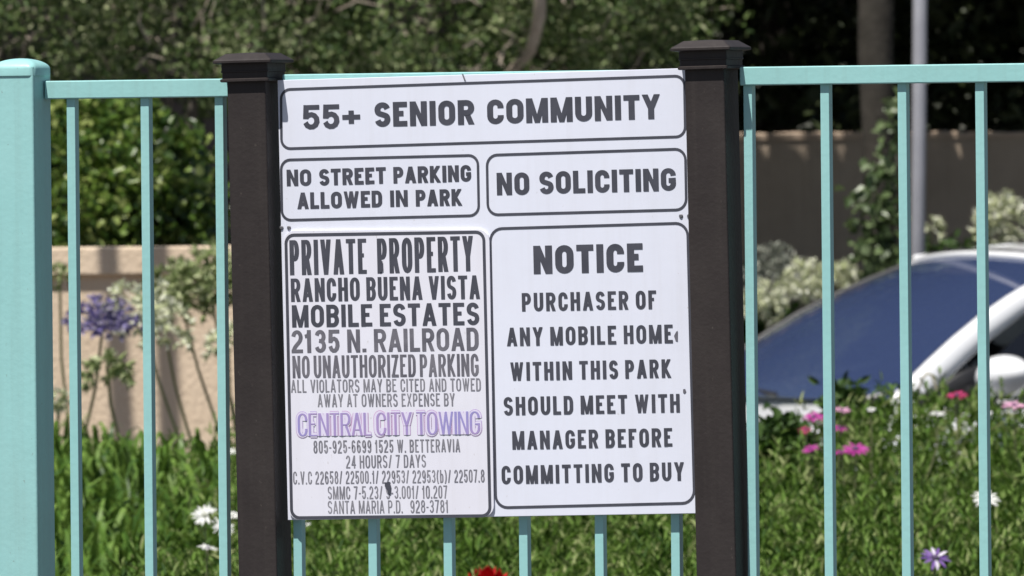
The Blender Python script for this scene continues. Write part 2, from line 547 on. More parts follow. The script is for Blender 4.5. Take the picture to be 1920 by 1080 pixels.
class Ink:
    """collects flat lettering strokes on a plane; each stroke sits 20 microns above the last so none coincide"""
    def __init__(s, y, step=2e-5):
        s.bm = bmesh.new(); s.y = y; s.k = 0; s.step = step

    def quad_strip(s, A, B, closed=False):
        y = s.y - (s.k % 12) * s.step
        s.k += 1
        va = [s.bm.verts.new((p[0], y, p[1])) for p in A]
        vb = [s.bm.verts.new((p[0], y, p[1])) for p in B]
        n = len(A)
        for i in range(n if closed else n - 1):
            j = (i + 1) % n
            f = s.bm.faces.new((va[i], va[j], vb[j], vb[i]))
            f.normal_update()
            if f.normal.y > 0: f.normal_flip()

    def poly(s, P):
        y = s.y - (s.k % 12) * s.step
        s.k += 1
        f = s.bm.faces.new([s.bm.verts.new((p[0], y, p[1])) for p in P])
        f.normal_update()
        if f.normal.y > 0: f.normal_flip()

    def ribbon(s, pts, tv, th, closed=False):
        pts = [np.array(p, float) for p in pts]
        n = len(pts)
        A, B = [], []
        for i in range(n):
            if closed:
                d0 = pts[i] - pts[i - 1]; d1 = pts[(i + 1) % n] - pts[i]
            else:
                d0 = pts[i] - pts[i - 1] if i else pts[1] - pts[0]
                d1 = pts[i + 1] - pts[i] if i < n - 1 else d0
            d0 = d0 / (np.linalg.norm(d0) + 1e-12); d1 = d1 / (np.linalg.norm(d1) + 1e-12)
            n0 = np.array([-d0[1], d0[0]]); n1 = np.array([-d1[1], d1[0]])
            nn = n0 + n1; nn /= (np.linalg.norm(nn) + 1e-12)
            h = math.hypot(nn[0] * tv / 2, nn[1] * th / 2) / max(0.5, float(nn @ n0))
            A.append(pts[i] + nn * h); B.append(pts[i] - nn * h)
        s.quad_strip(A, B, closed)

    def rrect(s, c, rad, t, seg=6):
        """rounded frame line; c = four corners (x, z) in order"""
        P = []
        for i in range(4):
            p = np.array(c[i]); a = np.array(c[i - 1]) - p; b = np.array(c[(i + 1) % 4]) - p
            a /= np.linalg.norm(a); b /= np.linalg.norm(b)
            q0 = p + a * rad; q1 = p + b * rad; cc = p + (a + b) * rad
            for k in range(seg + 1):
                th = k / seg * math.pi / 2
                P.append(cc - b * rad * math.cos(th) - a * rad * math.sin(th))
        s.ribbon(P, t, t, True)

    def done(s, name, m, parent):
        return bmobj(name, s.bm, m, parent)


def bez(p0, p1, p2, p3, n=8):
    return [tuple((1 - t) ** 3 * np.array(p0) + 3 * (1 - t) ** 2 * t * np.array(p1) + 3 * (1 - t) * t * t * np.array(p2) + t ** 3 * np.array(p3)) for t in [i / n for i in range(n + 1)]]


def arc(cx, cy, rx, ry, a0, a1, n=10):
    return [(cx + rx * math.cos(R(a0 + (a1 - a0) * i / n)), cy + ry * math.sin(R(a0 + (a1 - a0) * i / n))) for i in range(n + 1)]


E0, E1 = -9, 9
K = .27
O_ = arc(.5, 1 - K, .5, K, 0, 180) + arc(.5, K, .5, K, 180, 360)
S_ = arc(.5, .75, .5, .25, 12, 180) + bez((0, .75), (0, .56), (.22, .55), (.5, .5)) [1:] + bez((.5, .5), (.8, .45), (1, .43), (1, .25))[1:] + arc(.5, .25, .5, .25, 0, -168)[1:]
BOWL = lambda yb, yt, x0=0: [(x0, yt), (.55, yt)] + arc(.55, (yb + yt) / 2, .45, (yt - yb) / 2, 90, -90)[1:-1] + [(.55, yb), (x0, yb)]
V0 = ('L', [(0, E0), (0, E1)])
V1 = ('L', [(1, E0), (1, E1)])
G = {   # glyph: (relative width, strokes)
    'A': (1.08, [('D', -.02, E0, .5, E1), ('D', 1.02, E0, .5, E1), ('L', [(.2, .24), (.8, .24)])]),
    'B': (1.0, [V0, ('L', BOWL(.53, 1)), ('L', BOWL(0, .53))]),
    'C': (1.0, [('L', arc(.5, 1 - K, .5, K, -10, 180) + arc(.5, K, .5, K, 180, 370))]),
    'D': (1.0, [V0, ('L', [(0, 1), (.5, 1)] + arc(.5, .7, .5, .3, 90, 0)[1:] + arc(.5, .3, .5, .3, 0, -90) + [(0, 0)])]),
    'E': (.88, [V0, ('L', [(0, 1), (E1, 1)]), ('L', [(0, .53), (.92, .53)]), ('L', [(0, 0), (E1, 0)])]),
    'F': (.84, [V0, ('L', [(0, 1), (E1, 1)]), ('L', [(0, .52), (.9, .52)])]),
    'G': (1.04, [('L', arc(.5, 1 - K, .5, K, -4, 180) + arc(.5, K, .5, K, 180, 360) + [(1, .44), (.52, .44)])]),
    'H': (1.02, [V0, V1, ('L', [(0, .52), (1, .52)])]),
    'I': (0, [('L', [(.5, E0), (.5, E1)])]),
    'K': (1.06, [V0, ('D', .95, E1, .1, .38), ('D', .3, .5, 1.02, E0)]),
    'L': (.84, [V0, ('L', [(0, 0), (E1, 0)])]),
    'M': (1.32, [V0, V1, ('D', .05, E1, .5, E0), ('D', .95, E1, .5, E0)]),
    'N': (1.06, [V0, V1, ('D', .04, E1, .96, E0)]),
    'O': (1.04, [('C', O_)]),
    'P': (.98, [V0, ('L', BOWL(.45, 1))]),
    'R': (1.02, [V0, ('L', BOWL(.48, 1)), ('D', .55, .46, 1.0, E0)]),
    'S': (.98, [('L', S_)]),
    'T': (.96, [('L', [(E0, 1), (E1, 1)]), ('L', [(.5, E0), (.5, 1)])]),
    'U': (1.02, [('L', [(0, E1), (0, K)] + arc(.5, K, .5, K, 180, 360)[1:] + [(1, E1)])]),
    'V': (1.06, [('D', -.02, E1, .5, E0), ('D', 1.02, E1, .5, E0)]),
    'W': (1.5, [('D', 0, E1, .27, E0), ('D', .5, E1, .27, E0), ('D', .5, E1, .73, E0), ('D', 1, E1, .73, E0)]),
    'X': (1.04, [('D', 0, E1, 1, E0), ('D', 1, E1, 0, E0)]),
    'Y': (1.06, [('D', -.02, E1, .5, .40), ('D', 1.02, E1, .5, .40), ('L', [(.5, E0), (.5, .46)])]),
    'Z': (.94, [('L', [(E0, 1), (E1, 1)]), ('L', [(E0, 0), (E1, 0)]), ('D', .95, 1, .05, 0)]),
    '0': (.95, [('C', O_)]),
    '1': (.62, [('L', [(.62, E0), (.62, E1)]), ('L', [(E0, .76), (.35, .80), (.62, .97)])]),
    '2': (.95, [('L', arc(.5, .72, .5, .28, 170, -20) + bez((.97, .63), (.85, .4), (.1, .3), (.03, 0))[1:]), ('L', [(E0, 0), (E1, 0)])]),
    '3': (.95, [('L', arc(.5, .75, .47, .25, 165, -80) + [(.35, .53)]), ('L', [(.35, .53), (.5, .53)] + arc(.5, .27, .5, .26, 80, -165))]),
    '4': (.98, [('L', [(.78, E0), (.78, E1)]), ('D', .70, 1, .05, .26), ('L', [(E0, .24), (E1, .24)])]),
    '5': (.95, [('L', [(E1, 1), (.09, 1)]), ('L', [(.1, E1), (.04, .42)]), ('L', arc(.5, .32, .5, .32, 145, -165))]),
    '6': (.95, [('L', arc(.5, .74, .48, .26, 20, 180) + [(0, .3)] + arc(.5, .3, .5, .3, 180, 540)[1:])]),
    '7': (.93, [('L', [(E0, 1), (E1, 1)]), ('D', .95, 1, .34, E0)]),
    '8': (.97, [('C', arc(.5, .765, .44, .235, 0, 360, 20)[:-1]), ('C', arc(.5, .27, .5, .27, 0, 360, 20)[:-1])]),
    '9': (.95, [('L', arc(.5, .26, .48, .26, -160, 0) + [(1, .7)] + arc(.5, .7, .5, .3, 0, 360)[1:])]),
    '+': (1.0, [('L', [(E0, .45), (E1, .45)]), ('L', [(.5, .12), (.5, .78)])]),
    '-': (.5, [('L', [(E0, .42), (E1, .42)])]),
    '/': (.75, [('D', 0, E0, 1, E1)]),
    '.': (0, [('L', [(.5, E0), (.5, .09)])]),
    '(': (.6, [('L', bez((1, 1.04), (-.3, .75), (-.3, .2), (1, -.12)))]),
    ')': (.6, [('L', bez((0, 1.04), (1.3, .75), (1.3, .2), (0, -.12)))]),
    'b': (.85, [V0, ('L', [(0, .66)] + arc(.5, .5, .5, .18, 120, 0)[1:] + arc(.5, .2, .5, .2, 0, -120))]),
}


def text(ink, s, x0, x1, zb0, zb1, h, st, gap=0.45, sp=0.66, thick=None, grow=0.0):
    """one line of condensed lettering from x0 to x1; baseline zb0 to zb1; cap height h; stem st"""
    th = thick if thick else st * 0.86
    rel = 0; fix = 0
    for i, c in enumerate(s):
        if c == ' ': rel += sp; continue
        wd = G[c][0]
        if wd == 0: fix += st
        else: rel += wd
        if i < len(s) - 1 and s[i + 1] != ' ': fix += gap * st
    wu = (x1 - x0 - fix) / rel
    x = x0
    for i, c in enumerate(s):
        if c == ' ': x += sp * wu; continue
        wd, strokes = G[c]
        cw = st if wd == 0 else wd * wu
        z0 = zb0 + (zb1 - zb0) * ((x + cw / 2 - x0) / (x1 - x0))
        def U(u): return x + (0 if u <= -5 else cw if u >= 5 else st / 2 + u * (cw - st))
        def Vv(v): return z0 + (0 if v <= -5 else h if v >= 5 else th / 2 + v * (h - th))
        sh = (zb1 - zb0) / (x1 - x0)
        Q = lambda p: (U(p[0]), Vv(p[1]) + sh * (U(p[0]) - x - cw / 2))
        for k in strokes:
            if k[0] == 'D':
                a = Q((k[1], k[2])); b = Q((k[3], k[4])); hw = st * (.42 if c in 'MNWX' else .5) + grow / 2
                ink.poly([(a[0] - hw, a[1]), (a[0] + hw, a[1]), (b[0] + hw, b[1]), (b[0] - hw, b[1])])
            else:
                ink.ribbon([Q(p) for p in k[1]], st + grow, th + grow, k[0] == 'C')
        x += cw
        if i < len(s) - 1 and s[i + 1] != ' ': x += gap * st


def line(ink, s, xa, ya, xb, yb, hpx, stpx, y=YB, **kw):
    """place a line of lettering by where its baseline runs on the board"""
    a = S(xa, ya, y); b = S(xb, yb, y)
    sc = abs(S(960, 500, y)[1] - S(960, 600, y)[1]) / 100
    su = abs(S(960, 500, y)[0] - S(860, 500, y)[0]) / 100
    if 'grow' in kw: kw['grow'] *= sc
    text(ink, s, a[0], b[0], a[1], b[1], hpx * sc, stpx * su * SF, thick=stpx * sc * SF * kw.pop('ct', .88), **kw)


SF = 0.84
LY = YB - 0.0004
su_ = abs(S(960, 500)[0] - S(860, 500)[0]) / 100
ink = Ink(LY)
for c, r in (([(527, 168), (1283, 142), (1285, 256), (528, 279)], 17), ([(527, 300), (896, 291), (898, 404), (529, 413)], 17),
             ([(913, 291), (1285, 279), (1287, 393), (915, 403)], 19), ([(919, 429), (1289, 418), (1302, 943), (930, 952)], 22)):
    ink.rrect([S(*p) for p in c], r * su_, 4.6 * su_)
ink.done('panel_border', M_INK, board)
def put(m, parent, yk, s, *a, **kw):
    global SF
    SF = 0.87 if parent is board else 0.75
    k = Ink(yk)
    line(k, s, *a, **kw)
    return k.done('lettering', m, parent)


put(M_INK, board, LY, '55+', 568, 243, 676, 240, 46, 11.5, gap=.55)
put(M_INK, board, LY, 'SENIOR', 703, 238, 890, 233, 46, 13)
put(M_INK, board, LY, 'COMMUNITY', 914, 233, 1238, 222.5, 46, 13, gap=.42)
put(M_INK, board, LY, 'NO', 538, 349, 584, 348, 31, 8.5)
put(M_INK, board, LY, 'STREET', 599, 348, 724, 344, 31, 8.5, gap=.42)
put(M_INK, board, LY, 'PARKING', 738, 344, 884, 340, 31, 8.5, gap=.42)
put(M_INK, board, LY, 'ALLOWED', 558, 392, 717, 388, 31, 8.5, gap=.42)
put(M_INK, board, LY, 'IN', 732, 388, 765, 387, 31, 8.5)
put(M_INK, board, LY, 'PARK', 780, 387, 867, 385, 31, 8.5, gap=.42)
put(M_INK, board, LY, 'NO', 932, 366, 993, 365, 42, 11.5)
put(M_INK, board, LY, 'SOLICITING', 1012, 364, 1268, 357, 42, 11.5, gap=.42)
put(M_INK, board, LY, 'NOTICE', 1001, 514, 1206, 509, 53, 15, gap=.42)
for s, xa, ya, xb, yb in (('PURCHASER OF', 979, 584, 1231, 579), ('ANY MOBILE HOME', 951, 649, 1262, 643), ('WITHIN THIS PARK', 957, 714, 1259, 708),
                          ('SHOULD MEET WITH', 945, 779, 1275, 773), ('MANAGER BEFORE', 961, 843, 1261, 837), ('COMMITTING TO BUY', 941, 908, 1283, 901)):
    put(M_INK, board, LY, s, xa, ya, xb, yb, 34.5, 7.6, gap=.8, sp=.8)
# marks on the board: chips, smudges, crack
for pts in ([(1264, 630), (1268, 622), (1271, 620), (1271, 640), (1267, 639)], [(1281, 730), (1285, 729), (1287, 734), (1284, 738), (1281, 736)],
            [(866, 138), (869, 139), (874, 152), (871, 152)]):
    ink = Ink(LY - 0.0003)
    ink.poly([S(*p) for p in pts])
    ink.done('scuff_mark', M_INK2, board)


def screw(px, py, r, y, parent):
    x, z = S(px, py, y)
    b = bmesh.new()
    L0 = []
    for rr, yy in ((r, y), (r, y - .0008), (r * .7, y - .0016), (r * .25, y - .0017)):
        L0.append([b.verts.new((x + rr * math.cos(k * math.pi / 5), yy, z + rr * math.sin(k * math.pi / 5))) for k in range(10)])
    for a, c in zip(L0, L0[1:]):
        for k in range(10): b.faces.new((a[k], a[(k + 1) % 10], c[(k + 1) % 10], c[k]))
    b.faces.new(L0[-1])
    b.normal_update()
    bmesh.ops.recalc_face_normals(b, faces=b.faces)
    return bmobj('screw', b, M_SCREW, parent)


for p in ((528, 427), (542, 427), (1277, 405), (1292, 405)):
    screw(p[0], p[1], 0.0030, YB - 0.0001, board)

# ------------------------------------------------------------------ the separate towing plate screwed on the board
tow = thing('towing_sign', 'white private property towing plate screwed over the lower left of the notice board', 'sign', MS)
YP = YB - 0.0035
pc = [S(p[0], p[1], YP) for p in ((532, 433), (917, 430), (926, 969), (542, 975))]
bm = bmesh.new()
P = []
for i in range(4):
    p = np.array(pc[i]); a = np.array(pc[i - 1]) - p; b = np.array(pc[(i + 1) % 4]) - p
    a /= np.linalg.norm(a); b /= np.linalg.norm(b); rad = 0.016
    for k in range(7):
        th = k / 6 * math.pi / 2
        P.append(p + (a + b) * rad - b * rad * math.cos(th) - a * rad * math.sin(th))
f = [bm.verts.new((q[0], YP, q[1])) for q in P]
bk = [bm.verts.new((q[0], YP + 0.0032, q[1])) for q in P]
bm.faces.new(f); bm.faces.new(bk[::-1])
for i in range(len(f)):
    j = (i + 1) % len(f)
    bm.faces.new((f[i], bk[i], bk[j], f[j]))
bmesh.ops.recalc_face_normals(bm, faces=bm.faces)
plate = bmobj('plate', bm, M_PLATE, tow)
PYK = YP - 0.0003
ink = Ink(PYK)
ink.rrect([S(*p, YP) for p in ((536, 441), (907, 435), (919, 967), (547, 971))], 15 * su_, 5.5 * su_)
ink.done('plate_border', M_INK, plate)
kw = dict(y=YP)
put(M_INK, plate, PYK, 'PRIVATE', 544, 516, 688, 513, 66, 11, gap=.55, **kw)
put(M_INK, plate, PYK, 'PROPERTY', 708, 513, 888, 508, 66, 11, gap=.55, **kw)
put(M_INK, plate, PYK, 'RANCHO BUENA VISTA', 546, 566, 900, 560, 44, 9.5, gap=.55, sp=.7, **kw)
put(M_INK, plate, PYK, 'MOBILE ESTATES', 548, 614, 899, 609, 42, 11, gap=.55, sp=.6, **kw)
put(M_INK2, plate, PYK, '2135 N. RAILROAD', 547, 662, 898, 657, 43, 10, gap=.55, sp=.65, **kw)
put(M_INK2, plate, PYK, 'NO UNAUTHORIZED PARKING', 549, 709, 898, 705, 42, 7, gap=.55, sp=.55, **kw)
for s, xa, ya, xb, yb, h, st in (('ALL VIOLATORS MAY BE CITED AND TOWED', 546, 736, 902, 733, 24, 3.6), ('AWAY AT OWNERS EXPENSE BY', 596, 763, 853, 761, 24, 3.6),
                                 ('805-925-6699 1525 W. BETTERAVIA', 588, 850, 863, 847, 24, 3.6), ('24 HOURS/ 7 DAYS', 649, 878, 799, 876, 24, 3.5),
                                 ('C.V.C 22658/ 22500.1/ 22953/ 22953(b)/ 22507.8', 550, 908, 909, 904, 24, 3.2), ('SMMC 7-5.23/ 9-3.001/ 10.207', 615, 936, 839, 934, 24, 3.2),
                                 ('SANTA MARIA P.D.  928-3781', 615, 963, 841, 961, 24, 3.2)):
    put(M_INK3, plate, PYK, s, xa, ya, xb, yb, h, st, gap=.85, sp=.85, **kw)
for nm, mt, gr, dy, st in (('company_outline', M_PURP, 8.0, 0, 8.5), ('company_halo', M_LILAC, 5.2, .0003, 8.5), ('company_lettering', M_VIOL, 0.0, .0006, 6.0)):
    ink = Ink(PYK - dy)
    line(ink, 'CENTRAL CITY TOWING', 559, 818, 901, 814, 43, st, gap=.45, sp=.45, grow=gr, ct=.5, **kw)
    ink.done(nm, mt, plate)
for pts in ([(722, 905), (731, 903), (734, 912), (733, 926), (728, 927), (727, 918), (722, 912)], [(710, 488), (718, 490), (719, 508), (713, 511), (711, 500)]):
    ink = Ink(PYK - 0.0010)
    ink.poly([S(*p, YP) for p in pts])
    ink.done('paint_chip', M_INK, plate)

# ------------------------------------------------------------------ walls and house behind
def wall_box(name, label, x0, x1, y0, y1, zt, capz, over, m, mcap):
    t = thing(name, label, 'wall', Matrix.Translation(((x0 + x1) / 2, y0, 0)))
    hx = (x1 - x0) / 2
    b = bmesh.new(); box(b, -hx, hx, 0, y1 - y0, -0.05, zt - capz)
    bmobj('wall_face', b, m, t)
    b = bmesh.new(); box(b, -hx - over, hx + over, -over, y1 - y0 + over, zt - capz + 0.0005, zt, 0.006)
    bmobj('wall_cap', b, mcap, t)
    return t


p = at(250, 463, 38)
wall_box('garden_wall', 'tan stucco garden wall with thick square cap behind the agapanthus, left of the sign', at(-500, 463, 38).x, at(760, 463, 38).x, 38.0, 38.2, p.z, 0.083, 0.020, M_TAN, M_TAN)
# shaded wall on the right: slightly ragged top with a thin sunlit coping
p = at(1650, 249, 46)
ZW = p.z
xw0, xw1 = at(1040, 250, 46).x, at(2700, 250, 46).x
wt = thing('boundary_wall', 'dark shaded stucco wall with a thin sunlit top behind the white car', 'wall', Matrix.Translation(((xw0 + xw1) / 2, 46, 0)))
hx = (xw1 - xw0) / 2
b = bmesh.new(); box(b, -hx, hx, 0, 0.2, -0.05, ZW - 0.022)
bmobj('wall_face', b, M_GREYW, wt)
b = bmesh.new()
xs = np.linspace(-hx, hx, 60)
rng = np.random.default_rng(3)
zt_ = ZW + rng.normal(0, 0.0025, 60) - 0.010 * (xs / hx)
top = [(x, z) for x, z in zip(xs, zt_)]
ring = []
for x, z in top:
    ring.append([b.verts.new(q) for q in ((x, -0.008, ZW - 0.0215), (x, -0.010, z - 0.006), (x, -0.002, z), (x, 0.21, z), (x, 0.21, ZW - 0.0215))])
for r0, r1 in zip(ring, ring[1:]):
    for k in range(4): b.faces.new((r0[k], r1[k], r1[k + 1], r0[k + 1]))
b.faces.new(ring[0]); b.faces.new(ring[-1][::-1])
bmesh.ops.recalc_face_normals(b, faces=b.faces)
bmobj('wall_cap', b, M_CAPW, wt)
# house
hs = thing('mobile_home', 'brown shaded mobile home wall seen behind the left bush', 'house', Matrix.Translation((-2.6, 48, 0)))
b = bmesh.new(); box(b, -4.5, 2.6, 0, 5, 0.35, 2.55)
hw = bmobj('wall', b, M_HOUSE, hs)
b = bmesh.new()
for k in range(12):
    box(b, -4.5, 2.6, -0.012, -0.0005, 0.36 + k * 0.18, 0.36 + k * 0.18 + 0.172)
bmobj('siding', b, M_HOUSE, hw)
b = bmesh.new()
vs = [b.verts.new(q) for q in ((-4.9, -0.7, 2.56), (3.0, -0.7, 2.56), (3.0, 2.5, 3.5), (-4.9, 2.5, 3.5), (-4.9, 5.6, 2.56), (3.0, 5.6, 2.56),
                               (-4.9, -0.7, 2.68), (3.0, -0.7, 2.68), (3.0, 2.5, 3.62), (-4.9, 2.5, 3.62), (-4.9, 5.6, 2.68), (3.0, 5.6, 2.68))]
for q in ((0, 1, 2, 3), (3, 2, 5, 4), (6, 9, 8, 7), (9, 10, 11, 8), (0, 6, 7, 1), (4, 5, 11, 10), (0, 3, 9, 6), (3, 4, 10, 9), (1, 7, 8, 2), (2, 8, 11, 5)):
    b.faces.new([vs[i] for i in q])
bmobj('roof', b, M_ROOF, hs)
b = bmesh.new(); box(b, -4.45, 2.55, 0.03, 4.9, -0.02, 0.349)
bmobj('skirting', b, M_GREYW, hs)

# ------------------------------------------------------------------ plants
NPR = np.random.default_rng(11)


def rdir(n, zup=0.0):
    v = NPR.normal(size=(n, 3)); v[:, 2] += zup
    return norm(v)


def crown_points(c, r, n, clumps, spread, shell=0.55, keep=None):
    """leaf positions gathered in clumps spread through an ellipsoid"""
    u = norm(NPR.normal(size=(clumps, 3))) * (NPR.uniform(shell ** 3, 1, (clumps, 1)) ** (1 / 3))
    cc = np.array(c) + u * np.array(r)
    k = NPR.integers(0, clumps, n)
    P = cc[k] + NPR.normal(size=(n, 3)) * spread * NPR.uniform(.6, 1.3, (n, 1))
    Dv = norm(P - np.array(c) + NPR.normal(size=(n, 3)) * 1.2)
    if keep is not None:
        q = keep(P); P, Dv = P[q], Dv[q]
    return P, Dv


def make_crown(name, c, r, n, clumps, spread, L, W, m, parent, keep=None, shell=.5, fold=.25):
    P, Dv = crown_points(c, r, n, clumps, spread, shell, keep)
    N = norm(NPR.normal(size=P.shape) + np.array([-.25, -.35, .7]))
    return leaves_obj(name, P, Dv, N, L * NPR.uniform(.65, 1.25, len(P)), W * NPR.uniform(.7, 1.2, len(P)), m, parent, fold=fold)


def branches(bm, base, c, r, n, r0, sides=5, keep=None):
    for k in range(n):
        e = Vector(c) + Vector(rdir(1, .3)[0]) * NPR.uniform(.5, .98) * Vector(r).length / 1.73
        e = Vector((c[0] + (e.x - c[0]) * r[0] / max(r), c[1] + (e.y - c[1]) * r[1] / max(r), c[2] + (e.z - c[2]) * r[2] / max(r)))
        bz = Vector(base)
        mid = bz.lerp(e, .5) + Vector(rdir(1)[0]) * .08 * (e - bz).length
        pts = [bz, bz.lerp(mid, .55), mid, mid.lerp(e, .55), e]
        tube(bm, pts, [r0, r0 * .8, r0 * .6, r0 * .4, r0 * .15], sides, False)


# --- round-leaved bush behind the tan wall
c = at(235, 330, 39.4)
bush = thing('round_leaf_bush', 'bright yellow-green round-leaved bush rising behind the tan wall', 'bush', Matrix.Translation((c.x, c.y, 0)))
cz = c.z
b = bmesh.new()
for k in range(26):
    a = NPR.uniform(0, 6.28); rr = NPR.uniform(0, .3)
    tube(b, [(rr * .3 * math.cos(a), rr * .3 * math.sin(a), 0), (rr * .8 * math.cos(a), rr * .6 * math.sin(a), .9), (rr * 1.2 * math.cos(a + .3), rr * math.sin(a + .3), cz + NPR.uniform(-.3, .15))], [.018, .012, .004], 5, False)
bmobj('stem', b, M_BARK, bush)


def kb(P):
    top = cz + .245 - .10 * np.clip((P[:, 0] - .02) / .2, 0, 2) ** 1.5 + .02 * np.sin(P[:, 0] * 31)
    q = (P[:, 2] < top)
    return q


make_crown('foliage', (-.1, 0, cz - .25), (.40, .38, .55), 15000, 150, .055, .036, .030, L_BUSH, bush, keep=kb)

# --- small two-stemmed tree beside the turquoise post (its stems shade the wall)
tp = thing('slim_tree', 'slender two-stemmed tree just left of the view, shading the tan wall', 'tree', Matrix.Translation((0, 0, 0)))
b = bmesh.new()
xa = at(232, 480, 38).x - 1.0 * math.tan(SUN_AZ)
for dx in (0.0, 0.135):
    tube(b, [(xa + dx * .7, 37.0, 0), (xa + dx * .9, 37.0, .8), (xa + dx, 37.0, 1.8), (xa + dx + .01, 37.0, 3.3), (xa + dx * 1.4 - .02, 37.2, 6.4)], [.036, .034, .032, .030, .014], 9, False)
bmobj('trunk', b, M_BARK, tp, smooth=True)
make_crown('crown', (xa + .05, 37.3, 6.7), (.5, .4, .6), 3500, 60, .07, .06, .035, L_TREE, tp)

# --- agapanthus
def strap_clump(parent, x, y, z, n, H, Lh, Wd, sd=.09, name='leaves'):
    P = np.stack([x + NPR.normal(0, sd, n), y + NPR.normal(0, sd, n), np.full(n, z)], 1)
    return blades_obj(name, P, NPR.uniform(0, 6.28, n), Lh * NPR.uniform(.4, 1.15, n), Wd * NPR.uniform(.7, 1.2, n), H * NPR.uniform(.6, 1.1, n), L_STRAP, parent)


def umbel(parent, tip, axis, rad, n, m, droop=0.0, petal=0.022, half=0.0, name='flower_head'):
    """ball of florets on thin stalks around the top of a stalk"""
    axis = np.array(axis) / np.linalg.norm(axis)
    d = rdir(n * 3)
    d = d[(d @ axis) > -half][:n]
    n = len(d)
    ln = rad * NPR.uniform(.62, 1.0, n)[:, None]
    E = np.array(tip) + d * ln + np.array([0, 0, -droop]) * ln
    st = np.array(tip) + 0 * d
    # pedicels as thin leaves
    Va, Fa = leaf_arrays(st, E - st, rdir(n), np.linalg.norm(E - st, axis=1), .0032, 0.1, 0)
    ax = norm(E - st)
    P, D, N = [], [], []
    for k in range(6):
        a = k * math.pi / 3 + NPR.uniform(0, 1, n)
        ref = norm(np.cross(ax, np.array([.3, .2, .9])))
        sd = np.cross(ax, ref)
        side = ref * np.cos(a)[:, None] + sd * np.sin(a)[:, None]
        P.append(E - ax * petal * .5)
        D.append(norm(ax * 1.0 + side * .75)); N.append(norm(side * .8 - ax * .6) * -1)
    Vb, Fb = leaf_arrays(np.concatenate(P), np.concatenate(D), np.concatenate(N), petal * NPR.uniform(.8, 1.25, 6 * n), petal * .34, .2, .12)
    me = np_mesh(name, np.concatenate([Va, Vb]), np.concatenate([Fa, Fb + len(Va)]))
    me.materials.append(m)
    return link(name, me, None, parent)


def agapanthus(label, head, base_px, d, rad, n, m, droop=0, petal=.022, half=.35, leaves=9, stalk=L_STALK, zb=0.45, group='agapanthus flowers', sr=.0042):
    tip = at(head[0], head[1], d)
    bp = at(base_px[0], base_px[1], d + .1)
    t = thing('agapanthus', label, 'flower', Matrix.Translation((bp.x, bp.y, zb)), group)
    l0 = tip - Vector((bp.x, bp.y, zb))
    k = (bp.z - zb)
    p1 = Vector((0, 0, max(k, .1)))
    mid = p1.lerp(l0, .5) + Vector((-.012 * (1 if l0.x < 0 else -1), 0, .012))
    b = bmesh.new()
    tube(b, [(0, 0, 0), p1 * .5, p1, mid, l0], [sr * 1.25, sr * 1.2, sr * 1.1, sr, sr * .9], 7, False)
    bmobj('stalk', b, stalk, t, smooth=True)
    umbel(t, tuple(l0), tuple((l0 - mid).normalized() * .5 + Vector((0, 0, .8))), rad, n, m, droop, petal, half)
    if leaves:
        strap_clump(t, 0, 0, 0, leaves, .48, .42, .026, .05)
    return t


agapanthus('violet-blue agapanthus head on a leaning stalk before the tan wall', (192, 618), (150, 850), 34.2, .106, 110, P_PURP, .05, .021, .02)
agapanthus('large cream-white agapanthus head above the violet one', (262, 580), (345, 850), 34.6, .115, 60, P_AGW, .15, .028, .6)
agapanthus('cream agapanthus head between the second and third fence pickets', (305, 602), (368, 860), 35.0, .098, 55, P_AGW, .3, .026, .8)
agapanthus('tall green agapanthus seed head near the brown sign post', (335, 552), (425, 850), 35.3, .112, 130, P_AGG, .1, .026, .6)
agapanthus('green agapanthus head at the edge of the brown sign post', (394, 530), (455, 840), 35.6, .120, 140, P_AGG, .05, .026, .6)
agapanthus('drooping green agapanthus seed head low under the violet head', (200, 668), (232, 860), 33.8, .080, 34, P_AGG, .9, .028, .3)
agapanthus('small dark agapanthus bud beside the turquoise post', (112, 512), (135, 850), 35.2, .060, 26, P_AGG, .5, .022, .5)
agapanthus('pale small agapanthus flower low beside the turquoise post', (112, 745), (120, 880), 34.0, .050, 16, P_AGW, .6, .024, .5)
agapanthus('cream agapanthus head half hidden by the brown sign post', (428, 640), (450, 860), 34.8, .075, 40, P_AGW, .2, .024, .5)
# white agapanthus behind the car
agapanthus('ashen fading agapanthus head behind the car, next to the brown post', (1446, 500), (1440, 640), 44.6, .105, 90, P_GREY, .2, .030, .8, 0, zb=0)
agapanthus('white agapanthus head low behind the car windscreen beside the brown post', (1432, 560), (1432, 680), 44.2, .085, 60, P_AGW, .2, .030, .8, 0, zb=0)
agapanthus('white agapanthus head just above the car windscreen edge', (1512, 535), (1515, 640), 44.4, .100, 80, P_AGW, .0, .032, .6, 0, zb=0)
agapanthus('white agapanthus head above the car, right of its neighbour', (1570, 530), (1575, 640), 44.6, .090, 70, P_AGW, .0, .032, .6, 0, zb=0)
agapanthus('white agapanthus head against the dark wall at the right edge', (1876, 408), (1880, 560), 45.0, .105, 90, P_AGW, .1, .034, .8, 0, zb=0)
agapanthus('small white agapanthus bloom beside the grey pole', (1748, 428), (1760, 560), 45.2, .045, 14, P_AGW, .1, .030, .6, 0, zb=0)

